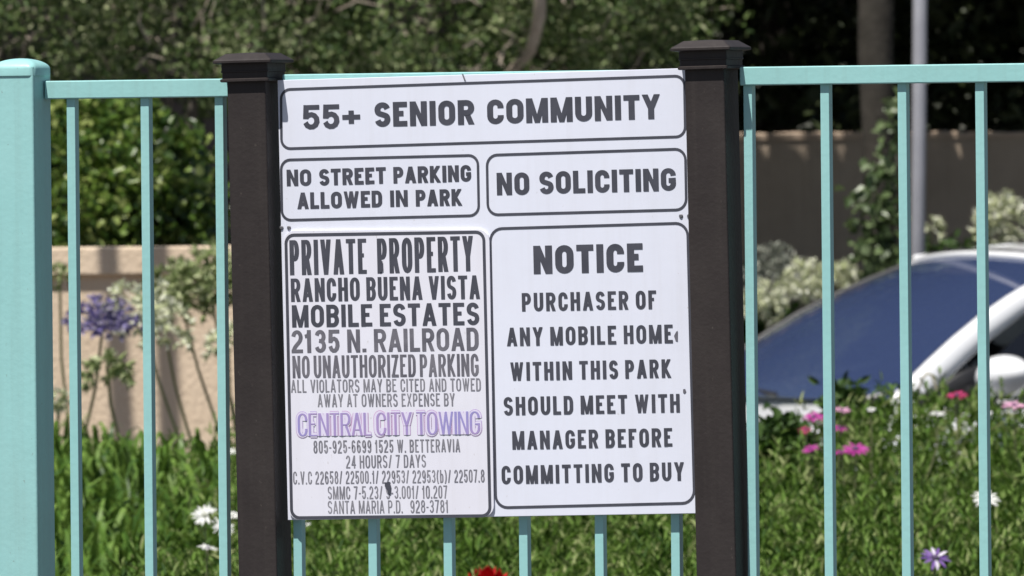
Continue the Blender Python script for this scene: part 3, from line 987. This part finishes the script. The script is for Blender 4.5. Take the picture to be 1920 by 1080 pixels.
# strap leaves filling the bed on the left
n = 1500
lx = NPR.uniform(at(-250, 900, 32).x, at(520, 900, 32).x, n)
ld = NPR.uniform(27.0, 34.6, n)
zt = bed_top(lx, ld) - .05 - .10 * np.clip((31 - ld) / 4, 0, 1)
hh = NPR.uniform(.40, .66, n)
P = np.stack([lx, ld, zt - hh * .92 + .02], 1)
ns = 260                     # a few strappy clumps among the daisies under the board
kx = NPR.uniform(at(520, 900, 30).x, at(900, 900, 30).x, 9)[NPR.integers(0, 9, ns)] + NPR.normal(0, .05, ns)
kd = NPR.uniform(25.6, 29.5, ns)
kh = NPR.uniform(.34, .52, ns)
P = np.concatenate([P, np.stack([kx, kd, bed_top(kx, kd) - kh * .9 - .03], 1)])
hh = np.concatenate([hh, kh]); n += ns
so_ = blades_obj('strap_leaves', P, NPR.uniform(0, 6.28, n), NPR.uniform(.06, .34, n), NPR.uniform(.012, .024, n), hh, L_STRAP, droop=1.0)
tag(so_, 'arching green strap leaves massed before the tan wall and under the board', 'leaves', kind='stuff')

# --- daisy bush ground cover
n = 18500
gx = NPR.uniform(-.85, 2.6, n)
gd = NPR.uniform(25.2, 33.6, n)
keep = gx > (at(430, 900, 30).x + NPR.normal(0, .10, n) - .12 * (gd < 29))
gx, gd = gx[keep], gd[keep]
n = len(gx)
BUMPS = ((1600, 33.0, .030, .085), (1470, 33.2, -.03, .09), (1770, 33.2, .045, .16), (1910, 33.0, .050, .15), (1680, 33.2, .03, .06), (1560, 31.5, .02, .12))


def cover_top(x, d):
    z = bed_top(x, d) - .055 - .045 * np.clip((d - 29) / 4, 0, 1)
    for bpx, bpd, bh, bw in BUMPS:
        z = z + bh * np.exp(-((x - at(bpx, 760, bpd).x) / bw) ** 2 - ((d - bpd) / .5) ** 2)
    return z


tops = cover_top(gx, gd) + NPR.normal(0, .036, n) + .03 * np.sin(gx * 17 + 2 * np.sin(gd * 5)) * np.sin(gd * 9 + gx * 6) + .035 * np.sin(gx * 7 + gd * 1.7) * np.sin(gd * 3.1 - gx * 2)
LP = 16
hgt = NPR.uniform(.20, .34, n)
lean = NPR.normal(0, .17, (n, 2))
tk = NPR.uniform(0.05, 1, (n, LP)); tk[:, 0] = 1.0; tk[:, 1] = .97
az = NPR.uniform(0, 6.28, (n, LP))
z = tops[:, None] - hgt[:, None] * (1 - tk)
x = gx[:, None] + lean[:, :1] * hgt[:, None] * tk * 1.2
y = gd[:, None] + lean[:, 1:] * hgt[:, None] * tk * 1.2
P = np.stack([x, y, z], 2).reshape(-1, 3)
el = .30 + .75 * tk + NPR.normal(0, .3, (n, LP))
D = np.stack([np.cos(az) * np.cos(el), np.sin(az) * np.cos(el), np.sin(el)], 2).reshape(-1, 3)
N = np.stack([-np.cos(az) * np.sin(el), -np.sin(az) * np.sin(el), np.cos(el)], 2).reshape(-1, 3) + NPR.normal(0, .3, (n * LP, 3))
cover = leaves_obj('daisy_bush_foliage', P, D, N, NPR.uniform(.018, .044, n * LP), NPR.uniform(.0045, .0085, n * LP), L_COVER, fold=.2, curl=.2)
tag(cover, 'dense narrow-leaved green daisy bushes filling the bed behind the fence', 'ground cover', kind='stuff')

# dark low bush behind the daisies, in front of the car bonnet
c = at(1466, 838, 32.0)
db = thing('dark_bush', 'low dark green bush in front of the car bonnet, right of the brown post', 'bush', Matrix.Translation((c.x, c.y, 0.4)))
b = bmesh.new()
for k in range(14):
    a = NPR.uniform(0, 6.28)
    tube(b, [(0, 0, 0), (.06 * math.cos(a), .06 * math.sin(a), .25), (.13 * math.cos(a), .13 * math.sin(a), .5)], [.008, .006, .003], 5, False)
bmobj('stem', b, M_BARK, db)
make_crown('foliage', (0, 0, c.z - .4), (.058, .08, .052), 1500, 30, .022, .034, .022, L_DARK, db)
c = at(1600, 752, 33.2)
db = thing('dark_bush', 'small rounded dark bush poking up in front of the car windscreen', 'bush', Matrix.Translation((c.x, c.y, 0.4)))
b = bmesh.new()
for k in range(8):
    a = NPR.uniform(0, 6.28)
    tube(b, [(0, 0, 0), (.03 * math.cos(a), .03 * math.sin(a), .3), (.05 * math.cos(a), .05 * math.sin(a), c.z - .38)], [.008, .006, .003], 5, False)
bmobj('stem', b, M_BARK, db)
make_crown('foliage', (0, 0, c.z - .45), (.055, .07, .062), 1500, 30, .020, .032, .020, L_DARK, db)


# --- single daisies
def daisy(label, px, py, d, dia, m, n=15, tilt=(0, -.45, .9), disc=M_DISC, name='daisy', stem=.24, group='daisies over the green bushes'):
    best = None
    for dd in np.arange(25.6, 33.9, .05):      # where the line of sight meets the top of the bushes
        q = at(px, py, dd)
        if q.z < cover_top(np.array([q.x]), np.array([dd]))[0] + .085:
            best = dd; break
    p = at(px, py, min(31.5, (d if best is None else best) - .30))
    dia *= .95 if m is P_WHITE else 1.05
    t = thing(name, label, 'flower', Matrix.Translation(p), group)
    ax = np.array(tilt, float); ax /= np.linalg.norm(ax)
    ref = np.cross(ax, [.2, .9, .1]); ref /= np.linalg.norm(ref)
    sd = np.cross(ax, ref)
    a = np.arange(n) * 2 * math.pi / n + NPR.normal(0, .06, n)
    side = np.cos(a)[:, None] * ref + np.sin(a)[:, None] * sd
    cup = NPR.normal(.10, .10, n)[:, None]
    leaves_obj('petals', side * dia * .09, side + ax * cup, np.broadcast_to(ax, (n, 3)) + NPR.normal(0, .08, (n, 3)), dia * .42 * NPR.uniform(.85, 1.08, n), dia * .125, m, t, fold=.12, curl=.10)
    b = bmesh.new()
    q = Vector(ax).to_track_quat('Z', 'Y').to_matrix().to_4x4()
    bmesh.ops.create_uvsphere(b, u_segments=10, v_segments=6, radius=dia * .10, matrix=Matrix.Translation(Vector(ax) * dia * .02) @ q @ Matrix.Diagonal((1, 1, .55, 1)))
    bmobj('flower_disc', b, disc, t, smooth=True)
    b = bmesh.new()
    tube(b, [tuple(-ax * .002), (ax[0] * -.03, .01, -stem * .35), (NPR.normal(0, .02), .03, -stem)], [.0018, .002, .0022], 5, False)
    bmobj('stalk', b, L_STALK, t)
    return t


daisy('white daisy beside the third fence picket, low left', 384, 966, 28.2, .066, P_WHITE, tilt=(-.1, -.75, .7), disc=M_DISCY)
daisy('white daisy partly hidden by the third fence picket', 418, 990, 28.0, .060, P_WHITE, tilt=(.3, -.6, .7), disc=M_DISCY)
daisy('white daisy seen edge-on lowest at the left', 390, 1028, 27.8, .050, P_WHITE, tilt=(.2, -.15, 1), disc=M_DISC)
daisy('small white daisy in the gap beside the left brown post', 435, 966, 28.4, .040, P_WHITE, disc=M_DISCY)
daisy('tiny white bloom high beside the left brown post', 432, 846, 31.5, .036, P_WHITE, disc=M_DISCY)
daisy('white daisy behind the rightmost fence picket', 1848, 936, 29.2, .070, P_WHITE, tilt=(.1, -.55, .8), disc=M_DISC)
daisy('white and violet daisy low at the right', 1754, 1046, 28.0, .066, P_LAV, 12, (.1, -.6, .75))
daisy('magenta daisy against the dark bush', 1526, 782, 32.4, .056, P_MAG, tilt=(0, -.42, 1))
daisy('small crimson daisy between the two magenta ones', 1511, 806, 32.3, .040, P_CRIM, tilt=(-.2, -.4, .9))
daisy('magenta daisy lowest beside the second right picket', 1520, 842, 31.8, .046, P_MAG, tilt=(-.3, -.35, .9))
daisy('largest magenta daisy right of the second right picket', 1604, 842, 31.6, .072, P_MAG, tilt=(.05, -.42, 1))
daisy('dim magenta daisy overlapping the largest magenta one', 1578, 848, 31.7, .050, P_MAG, tilt=(-.2, -.2, 1))
daisy('smaller magenta daisy above the largest magenta one', 1574, 803, 32.0, .050, P_MAG, tilt=(.1, -.25, 1))
daisy('pale pink daisy seen edge-on under the windscreen', 1579, 769, 32.8, .044, P_PINK, tilt=(.15, -.25, 1))
daisy('crimson daisy in front of the car mirror', 1794, 741, 33.2, .056, P_CRIM, tilt=(0, -.30, 1))
daisy('white daisy with violet underside below the car mirror', 1757, 776, 32.6, .046, P_WHITE, tilt=(0, -.25, 1))
daisy('pink daisy at the right edge of the view', 1902, 760, 33.0, .062, P_PINK, tilt=(0, -.28, 1))
daisy('small cream daisy near the magenta group', 1543, 795, 32.2, .034, P_AGW, tilt=(0, -.2, 1))
daisy('tiny white bud above the right dark bush', 1634, 768, 33.0, .026, P_WHITE)
daisy('tiny white bloom directly under the board, left end', 572, 982, 28.2, .028, P_WHITE, disc=M_DISCY)

# red rose under the board
p = at(914, 1078, 26.9)
ro = thing('red_rose', 'red rose bloom low under the middle of the notice board', 'flower', Matrix.Translation(p))
Pn, Dn, Nn, Ln = [], [], [], []
for rg, (k, e, r_) in enumerate(((4, 1.35, .004), (6, 1.05, .010), (7, .75, .016), (8, .40, .020))):
    for j in range(k):
        a = j * 6.283 / k + rg * .5
        dd = np.array([math.cos(a) * math.cos(e), math.sin(a) * math.cos(e), math.sin(e)])
        Pn.append(dd * np.array([r_, r_, 0]) + [0, 0, -.012]); Dn.append(dd); Nn.append([-math.cos(a) * math.sin(e), -math.sin(a) * math.sin(e), math.cos(e)]); Ln.append(.034)
leaves_obj('petals', np.array(Pn), np.array(Dn), np.array(Nn), np.array(Ln), .032, P_RED, ro, fold=-.3, curl=.25)
b = bmesh.new(); tube(b, [(0, 0, -.012), (.01, .01, -.1), (0, .02, -.22)], [.003, .003, .003], 6, False)
bmobj('stalk', b, L_STALK, ro)

# bent dry stem in front of the car pillar
b = bmesh.new()
q = [at(*v, 33.1) for v in ((1722, 780), (1722, 735), (1728, 712), (1738, 700), (1748, 704), (1756, 730), (1761, 775))]
o0 = q[0].copy()
tube(b, [v - o0 for v in q], .0032, 6)
ob = bmobj('dry_stem', b, L_DRY, None, smooth=True)
ob.location = o0
tag(ob, 'bent dry flower stem looping over in front of the car pillar', 'stem')

# --- tall olive shrubs above the sign
def shrub(name, label, cpx, cpy, d, rx, ry, rz, n, keepz, tw):
    c = at(cpx, cpy, d)
    t = thing(name, label, 'shrub', Matrix.Translation((c.x, c.y, 0)), 'tall shrubs in front of the mobile home')
    kz = keepz
    make_crown('foliage', (0, 0, c.z), (rx, ry, rz), n, int(n / 110), .055, .030, .014, L_OLIVE, t, keep=lambda P: P[:, 2] > kz + .05 * np.sin(P[:, 0] * 9) , shell=.3)
    b = bmesh.new()
    for k in range(5):
        a = NPR.uniform(0, 6.28)
        tube(b, [(.15 * math.cos(a), .1 * math.sin(a), 0), (.25 * math.cos(a), .2 * math.sin(a), 1.2), (.5 * rx * math.cos(a), .5 * ry * math.sin(a), c.z)], [.03, .025, .012], 7, False)
    bmobj('trunk', b, M_BARK, t, smooth=True)
    b = bmesh.new()
    for k in range(tw):
        u = rdir(1)[0]; f0 = NPR.uniform(.55, .9)
        s0 = Vector((u[0] * rx * f0, u[1] * ry * f0, c.z + u[2] * rz * f0))
        if s0.z < kz: continue
        dv = Vector(rdir(1, .3)[0]); dv.y -= .25
        l = NPR.uniform(.05, .17)
        e = s0 + dv * l
        tube(b, [s0, s0.lerp(e, .5) + Vector(rdir(1)[0]) * .03, e], [.0042, .0034, .002], 5, False)
    tag(bmobj('twigs', b, M_TWIG, t), kind='stuff')
    return t


shrub('tall_shrub', 'twiggy grey-green shrub rising above the left fence section', 170, -20, 44.0, .95, .8, .75, 36000, 1.96, 620)
mid_shrub = shrub('tall_shrub', 'dense olive shrub rising above the middle of the notice board', 780, -10, 44.6, .95, .8, .75, 36000, 1.90, 480)
shrub('tall_shrub', 'olive shrub beside the right brown post, thinning into dark shade', 1130, -20, 44.9, .42, .6, .62, 9000, 1.90, 150)
# pale stub of a limb seen among the leaves at the very top
q = at(1012, 26, 43.9)
b = bmesh.new()
sh_ = mid_shrub.location
tube(b, [(.05, .1, 1.75), (q.x - sh_.x - .03, q.y - sh_.y + .25, q.z - .12), (q.x - sh_.x, q.y - sh_.y, q.z), (q.x - sh_.x + .01, q.y - sh_.y, q.z + .4)], [.016, .019, .022, .016], 9)
bmobj('limb', b, M_TWIG, mid_shrub, smooth=True)

# --- shade tree on the right: trunk before the wall, crown over it
tb = at(1650, 300, 45.2)
st_ = thing('shade_tree', 'large dark shade tree with grey trunk in front of the right wall', 'tree', Matrix.Translation((tb.x, tb.y, 0)))
b = bmesh.new()
tp_ = at(1645, 100, 45.2)
tube(b, [(-.02, 0, -.02), (-.01, 0, .5), (0, 0, 1.2), (.0, 0, 1.75), (-.012, 0, 2.1), (.0, .02, 2.6), (.08, .12, 3.4), (.1, .3, 4.6)], [.10, .075, .062, .058, .062, .066, .05, .03], 12, False)
trk = bmobj('trunk', b, M_BARKD, st_, smooth=True)
b = bmesh.new()
branches(b, (0, .02, 2.65), (0.0, 1.0, 4.8), (2.6, 2.6, 2.0), 16, .03)
bmobj('limb', b, M_BARK, st_)
slope = math.tan(SUN_EL) / math.cos(SUN_AZ)


def kt(P):
    wy = P[:, 1] + tb.y; wz = P[:, 2]; wx = P[:, 0] + tb.x
    s = wz - ZW - slope * (46.0 - wy)
    slab = (s > -.32) & (s < .85)  # gap cut along the sun rays so light reaches the wall top
    low = wz < 2.45
    front_left = ((wx < -.1) & (wy < 45.5)) | ((s < -1.2) & (wy < 46))  # crown cut back to let sun onto the shrubs and flowers
    return ~slab & ~low & ~front_left


Pc, Dc = crown_points((.5, 1.0, 4.9), (3.0, 3.2, 2.6), 46000, 420, .20, .15, kt)
nb = 26000  # unseen slab of leaves added along the sun rays to shade the wall
zc = NPR.uniform(2.5, 5.2, nb)
sc_ = NPR.uniform(-1.25, -.22, nb)
Pb = np.stack([NPR.uniform(.35, 3.6, nb) - (zc - 1.5) * math.sin(SUN_AZ) / math.tan(SUN_EL) - tb.x, 46.0 - (zc - ZW - sc_) / slope - tb.y, zc], 1)
Pc = np.concatenate([Pc, Pb]); Dc = np.concatenate([Dc, rdir(nb)])
leaves_obj('crown', Pc, Dc, norm(NPR.normal(size=Pc.shape) + np.array([-.25, -.35, .7])), .095 * NPR.uniform(.65, 1.25, len(Pc)), .06, L_TREE, st_)

# climbing vine beside the trunk
vb = at(1668, 470, 44.6)
vn = thing('climbing_vine', 'leafy climbing vine hanging beside the grey trunk behind the car', 'vine', Matrix.Translation((vb.x, vb.y, 0)))
b = bmesh.new()
for dx in (-.03, .02, .05):
    tube(b, [(dx, 0, 0), (dx * .5, .02, .8), (dx, .0, 1.3), (dx * .6 + .02, .05, 1.85)], [.008, .007, .006, .002], 6, False)
bmobj('stem', b, M_BARK, vn)
P = []
for py, px, wdt, k in ((190, 1675, 14, 10), (235, 1668, 20, 10), (285, 1668, 12, 8), (320, 1655, 22, 26), (350, 1660, 26, 26), (385, 1650, 36, 36), (420, 1650, 38, 40), (450, 1648, 36, 44), (480, 1640, 40, 44), (520, 1650, 40, 40)):
    for j in range(k):
        v = at(px + NPR.normal(0, wdt * .7), py + NPR.normal(0, 14), 44.6) - Vector((vb.x, vb.y, 0))
        P.append((v.x, v.y + NPR.normal(0, .05), v.z))
P = np.array(P)
leaves_obj('foliage', P, rdir(len(P), -.5), rdir(len(P)) * .8 + np.array([-.3, -.5, .5]), NPR.uniform(.035, .06, len(P)), NPR.uniform(.03, .045, len(P)), L_VINE, vn)
# dark low shrubs before the wall, right of the pole
c = at(1800, 520, 45.3)
ls = thing('low_shrub', 'dim green low shrub under the white agapanthus by the pole', 'shrub', Matrix.Translation((c.x, c.y, 0)))
b = bmesh.new(); tube(b, [(0, 0, 0), (.02, 0, .5), (.03, 0, c.z)], [.02, .015, .006], 6, False)
bmobj('stem', b, M_BARK, ls)
make_crown('foliage', (0, 0, c.z - .12), (.24, .22, .26), 2600, 50, .05, .05, .026, L_DARK, ls)
c = at(1440, 640, 44.9)
ls = thing('low_shrub', 'dark low shrub behind the car windscreen beside the brown post', 'shrub', Matrix.Translation((c.x, c.y, 0)))
b = bmesh.new(); tube(b, [(0, 0, 0), (.02, 0, .5), (.03, 0, c.z)], [.02, .015, .006], 6, False)
bmobj('stem', b, M_BARK, ls)
make_crown('foliage', (0, 0, c.z - .15), (.22, .2, .3), 2600, 50, .05, .05, .026, L_DARK, ls)

# dark evergreens beyond the wall
for k, (cx, cy, cz_, rx, ry, rz, lb) in enumerate(((1.0, 49.6, 2.0, 1.1, .9, 2.1, 'dark evergreen behind the wall, just right of the brown post'),
                                                  (2.7, 49.9, 2.1, 1.2, .9, 2.2, 'dark evergreen behind the wall, beyond the grey pole'),
                                                  (4.9, 50.2, 2.2, 1.5, 1.0, 2.3, 'dark evergreen behind the wall at the far right edge'),
                                                  (-.6, 52.0, 3.6, 1.6, 1.0, 2.2, 'dark evergreen rising beyond the mobile home'))):
    t = thing('evergreen_tree', lb, 'tree', Matrix.Translation((cx, cy, 0)), 'dark evergreens in the background')
    b = bmesh.new(); tube(b, [(0, 0, 0), (.03, 0, 1.5), (0, 0, cz_ + rz * .6)], [.11, .09, .03], 8, False)
    bmobj('trunk', b, M_BARK, t)
    make_crown('crown', (0, 0, cz_), (rx, ry, rz), 15000, 170, .13, .085, .04, L_TREE, t, shell=.3)
# far belt of trees closing the view
Pn = np.stack([NPR.uniform(-14, 16, 26000), NPR.uniform(57, 60, 26000), NPR.uniform(0, 1, 26000) ** .8 * 6.5], 1)
far = leaves_obj('distant_trees', Pn, rdir(len(Pn)), rdir(len(Pn)) + np.array([0, -.5, .5]), NPR.uniform(.25, .4, len(Pn)), .2, L_TREE)
tag(far, 'dark belt of distant trees closing the view', 'trees', kind='stuff')

# --- grey pole
pb, pt = at(1721, 475, 44.2), at(1725, 0, 44.2)
po = thing('metal_pole', 'slim grey metal pole standing behind the white car', 'pole', Matrix.Translation((pb.x, pb.y, 0)))
b = bmesh.new()
dxz = (pt.x - pb.x) / (pt.z - pb.z)
tube(b, [(-dxz * pb.z, 0, 0.01), (0, 0, pb.z), (dxz * 4, 0, pb.z + 4)], [.0245, .0245, .0245], 20)
bmobj('shaft', b, M_POLE, po, smooth=True)
b = bmesh.new(); rings(b, [(.09, 0.004), (.09, .014), (.05, .016), (.032, .05)], -dxz * pb.z, 0, corner=.02)
bmobj('base_plate', b, M_POLE, po)

# ------------------------------------------------------------------ white car
PHI = R(180 + 27)
Aloc = Vector((.88, .745, 0))
ab = at(1668, 766, 42.0)
rot = Matrix.Rotation(PHI, 4, 'Z')
org = Vector((ab.x, ab.y, 0)) - rot @ Aloc
car = thing('parked_car', 'white car with windscreen coloured blue like reflected sky parked beyond the daisy bushes', 'car', Matrix.Translation((org.x, org.y, 0.004)) @ rot)


def loft(name, sections, m, parent, closed=False, sub=0, smooth=True, solid=0):
    b = bmesh.new()
    L = [[b.verts.new(p) for p in s] for s in sections]
    n = len(L[0])
    for a, c in zip(L, L[1:]):
        for k in range(n if closed else n - 1):
            b.faces.new((a[k], a[(k + 1) % n], c[(k + 1) % n], c[k]))
    if closed:
        b.faces.new(L[0][::-1]); b.faces.new(L[-1])
    bmesh.ops.recalc_face_normals(b, faces=b.faces)
    o = bmobj(name, b, m, parent, smooth)
    if solid:
        md = o.modifiers.new('so', 'SOLIDIFY'); md.thickness = solid; md.offset = -1
    if sub:
        md = o.modifiers.new('ss', 'SUBSURF'); md.levels = sub; md.render_levels = sub
    return o


# lower body
secs = []
for x, hwid, zt_, zb_ in ((2.30, .55, .58, .34), (2.26, .70, .66, .26), (2.10, .80, .73, .22), (1.7, .86, .80, .2), (1.2, .88, .885, .2), (.95, .885, .925, .2), (.5, .89, .945, .2), (-.2, .89, .95, .2), (-1.0, .89, .97, .2), (-1.6, .885, .99, .2), (-1.95, .87, 1.0, .22), (-2.2, .80, .96, .26), (-2.28, .66, .85, .34)):
    half = [(0, zt_ + .015), (hwid * .55, zt_ + .012), (hwid * .86, zt_ - .012), (hwid * .97, zt_ - .075), (hwid, zt_ - .2), (hwid * .99, .42), (hwid * .95, zb_ + .03), (hwid * .8, zb_)]
    s = [(x, y, z) for y, z in half] + [(x, 0, zb_)] + [(x, -y, z) for y, z in half[:0:-1]]
    secs.append(s)
loft('body', secs, M_CAR, car, closed=True, sub=2)


def P3(*a): return np.array(a, float)


def grid(fn, nu, nv):
    return [[tuple(fn(i / nu, j / nv)) for j in range(nv + 1)] for i in range(nu + 1)]


# glasshouse: key curves (y >= 0 side), x forward
def wind(u, v):      # u 0 bottom .. 1 top, v -1..1 across
    s = v * 2 - 1
    bot = P3(1.07 - .19 * s * s, .735 * s, .925 + .03 * (1 - s * s))
    top_ = P3(.13 - .08 * s * s, .545 * s, 1.385 + .028 * (1 - s * s))
    p = bot * (1 - u) + top_ * u
    p[2] += .045 * math.sin(u * math.pi) ; p[0] += .015 * math.sin(u * math.pi)
    return p


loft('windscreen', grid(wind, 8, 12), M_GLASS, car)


def rear(u, v):
    s = v * 2 - 1
    bot = P3(-1.78 + .12 * s * s, .68 * s, .985 + .02 * (1 - s * s)); top_ = P3(-1.05 + .06 * s * s, .53 * s, 1.365 + .03 * (1 - s * s))
    p = bot * (1 - u) + top_ * u
    p[2] += .03 * math.sin(u * math.pi)
    return p


loft('rear_window', grid(rear, 6, 10), M_DGLASS, car)


def roof(u, v):
    s = v * 2 - 1
    fr = P3(.17 - .08 * s * s, .585 * s, 1.380 + .034 * (1 - s * s)); rr = P3(-1.09 + .06 * s * s, .565 * s, 1.36 + .036 * (1 - s * s))
    p = fr * (1 - u) + rr * u
    p[2] += .042 * math.sin(u * math.pi) ** .9 if u > 0 else 0
    p[2] -= .018 * abs(s) ** 8
    return p


loft('roof', grid(roof, 10, 14), M_CAR, car, solid=.02)


def pillar(name, pts, wv, tv, m, parent=car):
    """flat-oval bar along pts; wv = half width vectors, tv = half thickness"""
    secs = []
    for p, w_, t_ in zip(pts, wv, tv):
        p = np.array(p); w_ = np.array(w_); t_ = np.array(t_)
        secs.append([tuple(p + w_ * math.cos(a) * 1 + t_ * math.sin(a)) for a in [k * 2 * math.pi / 10 for k in range(10)]])
    return loft(name, secs, m, parent, closed=True)


for sg in (1, -1):
    pts, wv, tv = [], [], []
    for k in range(9):
        u = -.10 + 1.12 * k / 8
        p = wind(u, 1.0); 
        uu = max(0, min(1, u))
        p = p + P3(-.045, .012, -.005)
        p[1] *= 1
        pts.append((p[0], sg * p[1], p[2])); p[2] -= .042 * math.sin(uu * math.pi)
        wd = (.047 - .012 * uu) * (1 if sg > 0 else .5)
        wv.append((wd * .55, -sg * wd * .25, wd * .85)); tv.append((.012, sg * .022, .0))
    pillar('windscreen_pillar', pts, wv, tv, M_CAR)
    # roof rail from pillar top to the back
    pts = [(.06, sg * .572, 1.372), (-.3, sg * .578, 1.408), (-.7, sg * .572, 1.402), (-1.05, sg * .555, 1.355), (-1.45, sg * .63, 1.17), (-1.80, sg * .72, .965)]
    pillar('roof_rail', pts, [(0, 0, .030), (0, 0, .028), (0, 0, .028), (.05, 0, .035), (.13, 0, .06), (.17, 0, .05)], [(0, sg * .02, 0)] * 6, M_CAR)
    # side glass
    sgl = []
    for bt, tp2 in (((.70, .80, .93), (.05, .575, 1.36)), ((.30, .815, .94), (-.05, .58, 1.37)), ((-.35, .82, .945), (-.4, .583, 1.385)), ((-.95, .81, .955), (-.85, .573, 1.36)), ((-1.5, .775, .975), (-1.1, .565, 1.32))):
        sgl.append([(bt[0] * (1 - u) + tp2[0] * u, sg * (bt[1] * (1 - u) + tp2[1] * u + .02 * math.sin(u * math.pi)), bt[2] * (1 - u) + tp2[2] * u) for u in (0, .25, .5, .75, 1)])
    loft('side_window', sgl, M_DGLASS, car)
    pillar('door_pillar', [(-.33, sg * .826, .93), (-.36, sg * .72, 1.18), (-.40, sg * .592, 1.385)], [(.045, 0, 0)] * 3, [(0, sg * .008, .004)] * 3, M_TRIM)
    # mirror sail, shell, arm
    pillar('mirror_sail', [(.80, sg * .785, .93), (.66, sg * .80, .97), (.52, sg * .80, .985)], [(0, 0, .02), (0, 0, .055), (0, 0, .085)], [(0, sg * .012, 0)] * 3, M_TRIM)
    b = bmesh.new()
    bmesh.ops.create_uvsphere(b, u_segments=20, v_segments=12, radius=1)
    for v in b.verts:
        x, y, z = v.co
        x = max(x, -.45)
        v.co = ((.58 + x * .085), sg * (.975 + y * .128 + .0 * z), 1.015 + z * .066 * (1.05 - .15 * y) + .01 * y)
    bmesh.ops.recalc_face_normals(b, faces=b.faces)
    mo = bmobj('door_mirror', b, M_CAR, car, smooth=True)
    b = bmesh.new(); tube(b, [(.62, sg * .80, .955), (.60, sg * .88, .962), (.58, sg * .99, .965)], [.03, .026, .03], 8)
    bmobj('mirror_arm', b, M_TRIM, mo, smooth=True)
    # lamp, handle, sill trim
    b = bmesh.new()
    bmesh.ops.create_uvsphere(b, u_segments=14, v_segments=8, radius=1, matrix=Matrix.Translation((2.10, sg * .64, .62)) @ Matrix.Diagonal((.17, .15, .085, 1)))
    bmobj('headlight', b, M_LAMP, car, smooth=True)
    for hx_ in (-.12, -1.05):
        b = bmesh.new(); box(b, hx_ - .09, hx_ + .09, min(sg * .885, sg * .915), max(sg * .885, sg * .915), .80, .83, .006)
        bmobj('door_handle', b, M_CAR, car)
    for wx in (1.38, -1.32):
        b = bmesh.new()
        prof = [(.19, -.1), (.26, -.105), (.305, -.09), (.318, -.05), (.318, .05), (.305, .09), (.26, .105), (.19, .1)]
        LL = [[b.verts.new((wx + r_ * math.cos(a), sg * .80 + yy, .318 + r_ * math.sin(a))) for a in [k * 2 * math.pi / 28 for k in range(28)]] for r_, yy in prof]
        for a, c in zip(LL, LL[1:]):
            for k in range(28): b.faces.new((a[k], a[(k + 1) % 28], c[(k + 1) % 28], c[k]))
        bmesh.ops.recalc_face_normals(b, faces=b.faces)
        wh = bmobj('wheel', b, M_TYRE, car, smooth=True)
        b = bmesh.new()
        for k in range(10):
            a = k * 2 * math.pi / 10
            u_, v_ = Vector((math.cos(a), 0, math.sin(a))), Vector((-math.sin(a), 0, math.cos(a)))
            cc = Vector((wx, sg * .885, .318))
            q = [b.verts.new(cc + u_ * .03 - v_ * .02), b.verts.new(cc + u_ * .2 - v_ * .028), b.verts.new(cc + u_ * .2 + v_ * .028), b.verts.new(cc + u_ * .03 + v_ * .02)]
            b.faces.new(q)
        bmesh.ops.create_cone(b, segments=20, radius1=.05, radius2=.04, depth=.02, cap_ends=True, matrix=Matrix.Translation((wx, sg * .89, .318)) @ Matrix.Rotation(R(90), 4, 'X'))
        bmobj('rim', b, M_RIM, wh)
pe = [tuple(wind(u, v)) for u, v in [(k / 10, 0.0) for k in range(11)] + [(1.0, k / 12) for k in range(1, 13)] + [(1 - k / 10, 1.0) for k in range(1, 11)]]
b = bmesh.new(); tube(b, pe, .013, 7)
bmobj('windscreen_seal', b, M_TRIM, car, smooth=True)
for yw in (.30, -.28):
    b = bmesh.new()
    tube(b, [(1.075 - .19 * yw * yw, yw, .957), (1.03 - .19 * yw * yw, yw - .30, .975), (1.0 - .19 * yw * yw, yw - .55, .985)], [.008, .007, .006], 6)
    bmobj('wiper', b, M_TRIM, car)
# grille, interior
b = bmesh.new()
for k in range(4): box(b, 2.27, 2.30, -.38, .38, .50 + k * .035, .52 + k * .035)
bmobj('grille', b, M_TRIM, car)
loft('dashboard', [[(.95, y, .94), (.78, y, .985), (.58, y, .97), (.5, y, .80)] for y in (-.7, -.35, 0, .35, .7)], M_SEAT, car)
for y in (.36, -.36):
    b = bmesh.new()
    box(b, -.30, -.14, y - .24, y + .24, .55, 1.06, .05); box(b, -.30, .25, y - .25, y + .25, .40, .56, .05); box(b, -.29, -.17, y - .13, y + .13, 1.09, 1.24, .04)
    bmobj('seat', b, M_SEAT, car, smooth=False)
b = bmesh.new()
pts = [Vector((.42 + .06 * math.sin(a), .36 + .18 * math.cos(a), .93 + .17 * math.sin(a))) for a in [k * 2 * math.pi / 24 for k in range(25)]]
tube(b, pts, .014, 7)
bmobj('steering_wheel', b, M_TRIM, car, smooth=True)
b = bmesh.new(); box(b, .12, .16, -.12, .12, 1.27, 1.33, .01)
bmobj('rear_view_mirror', b, M_TRIM, car)
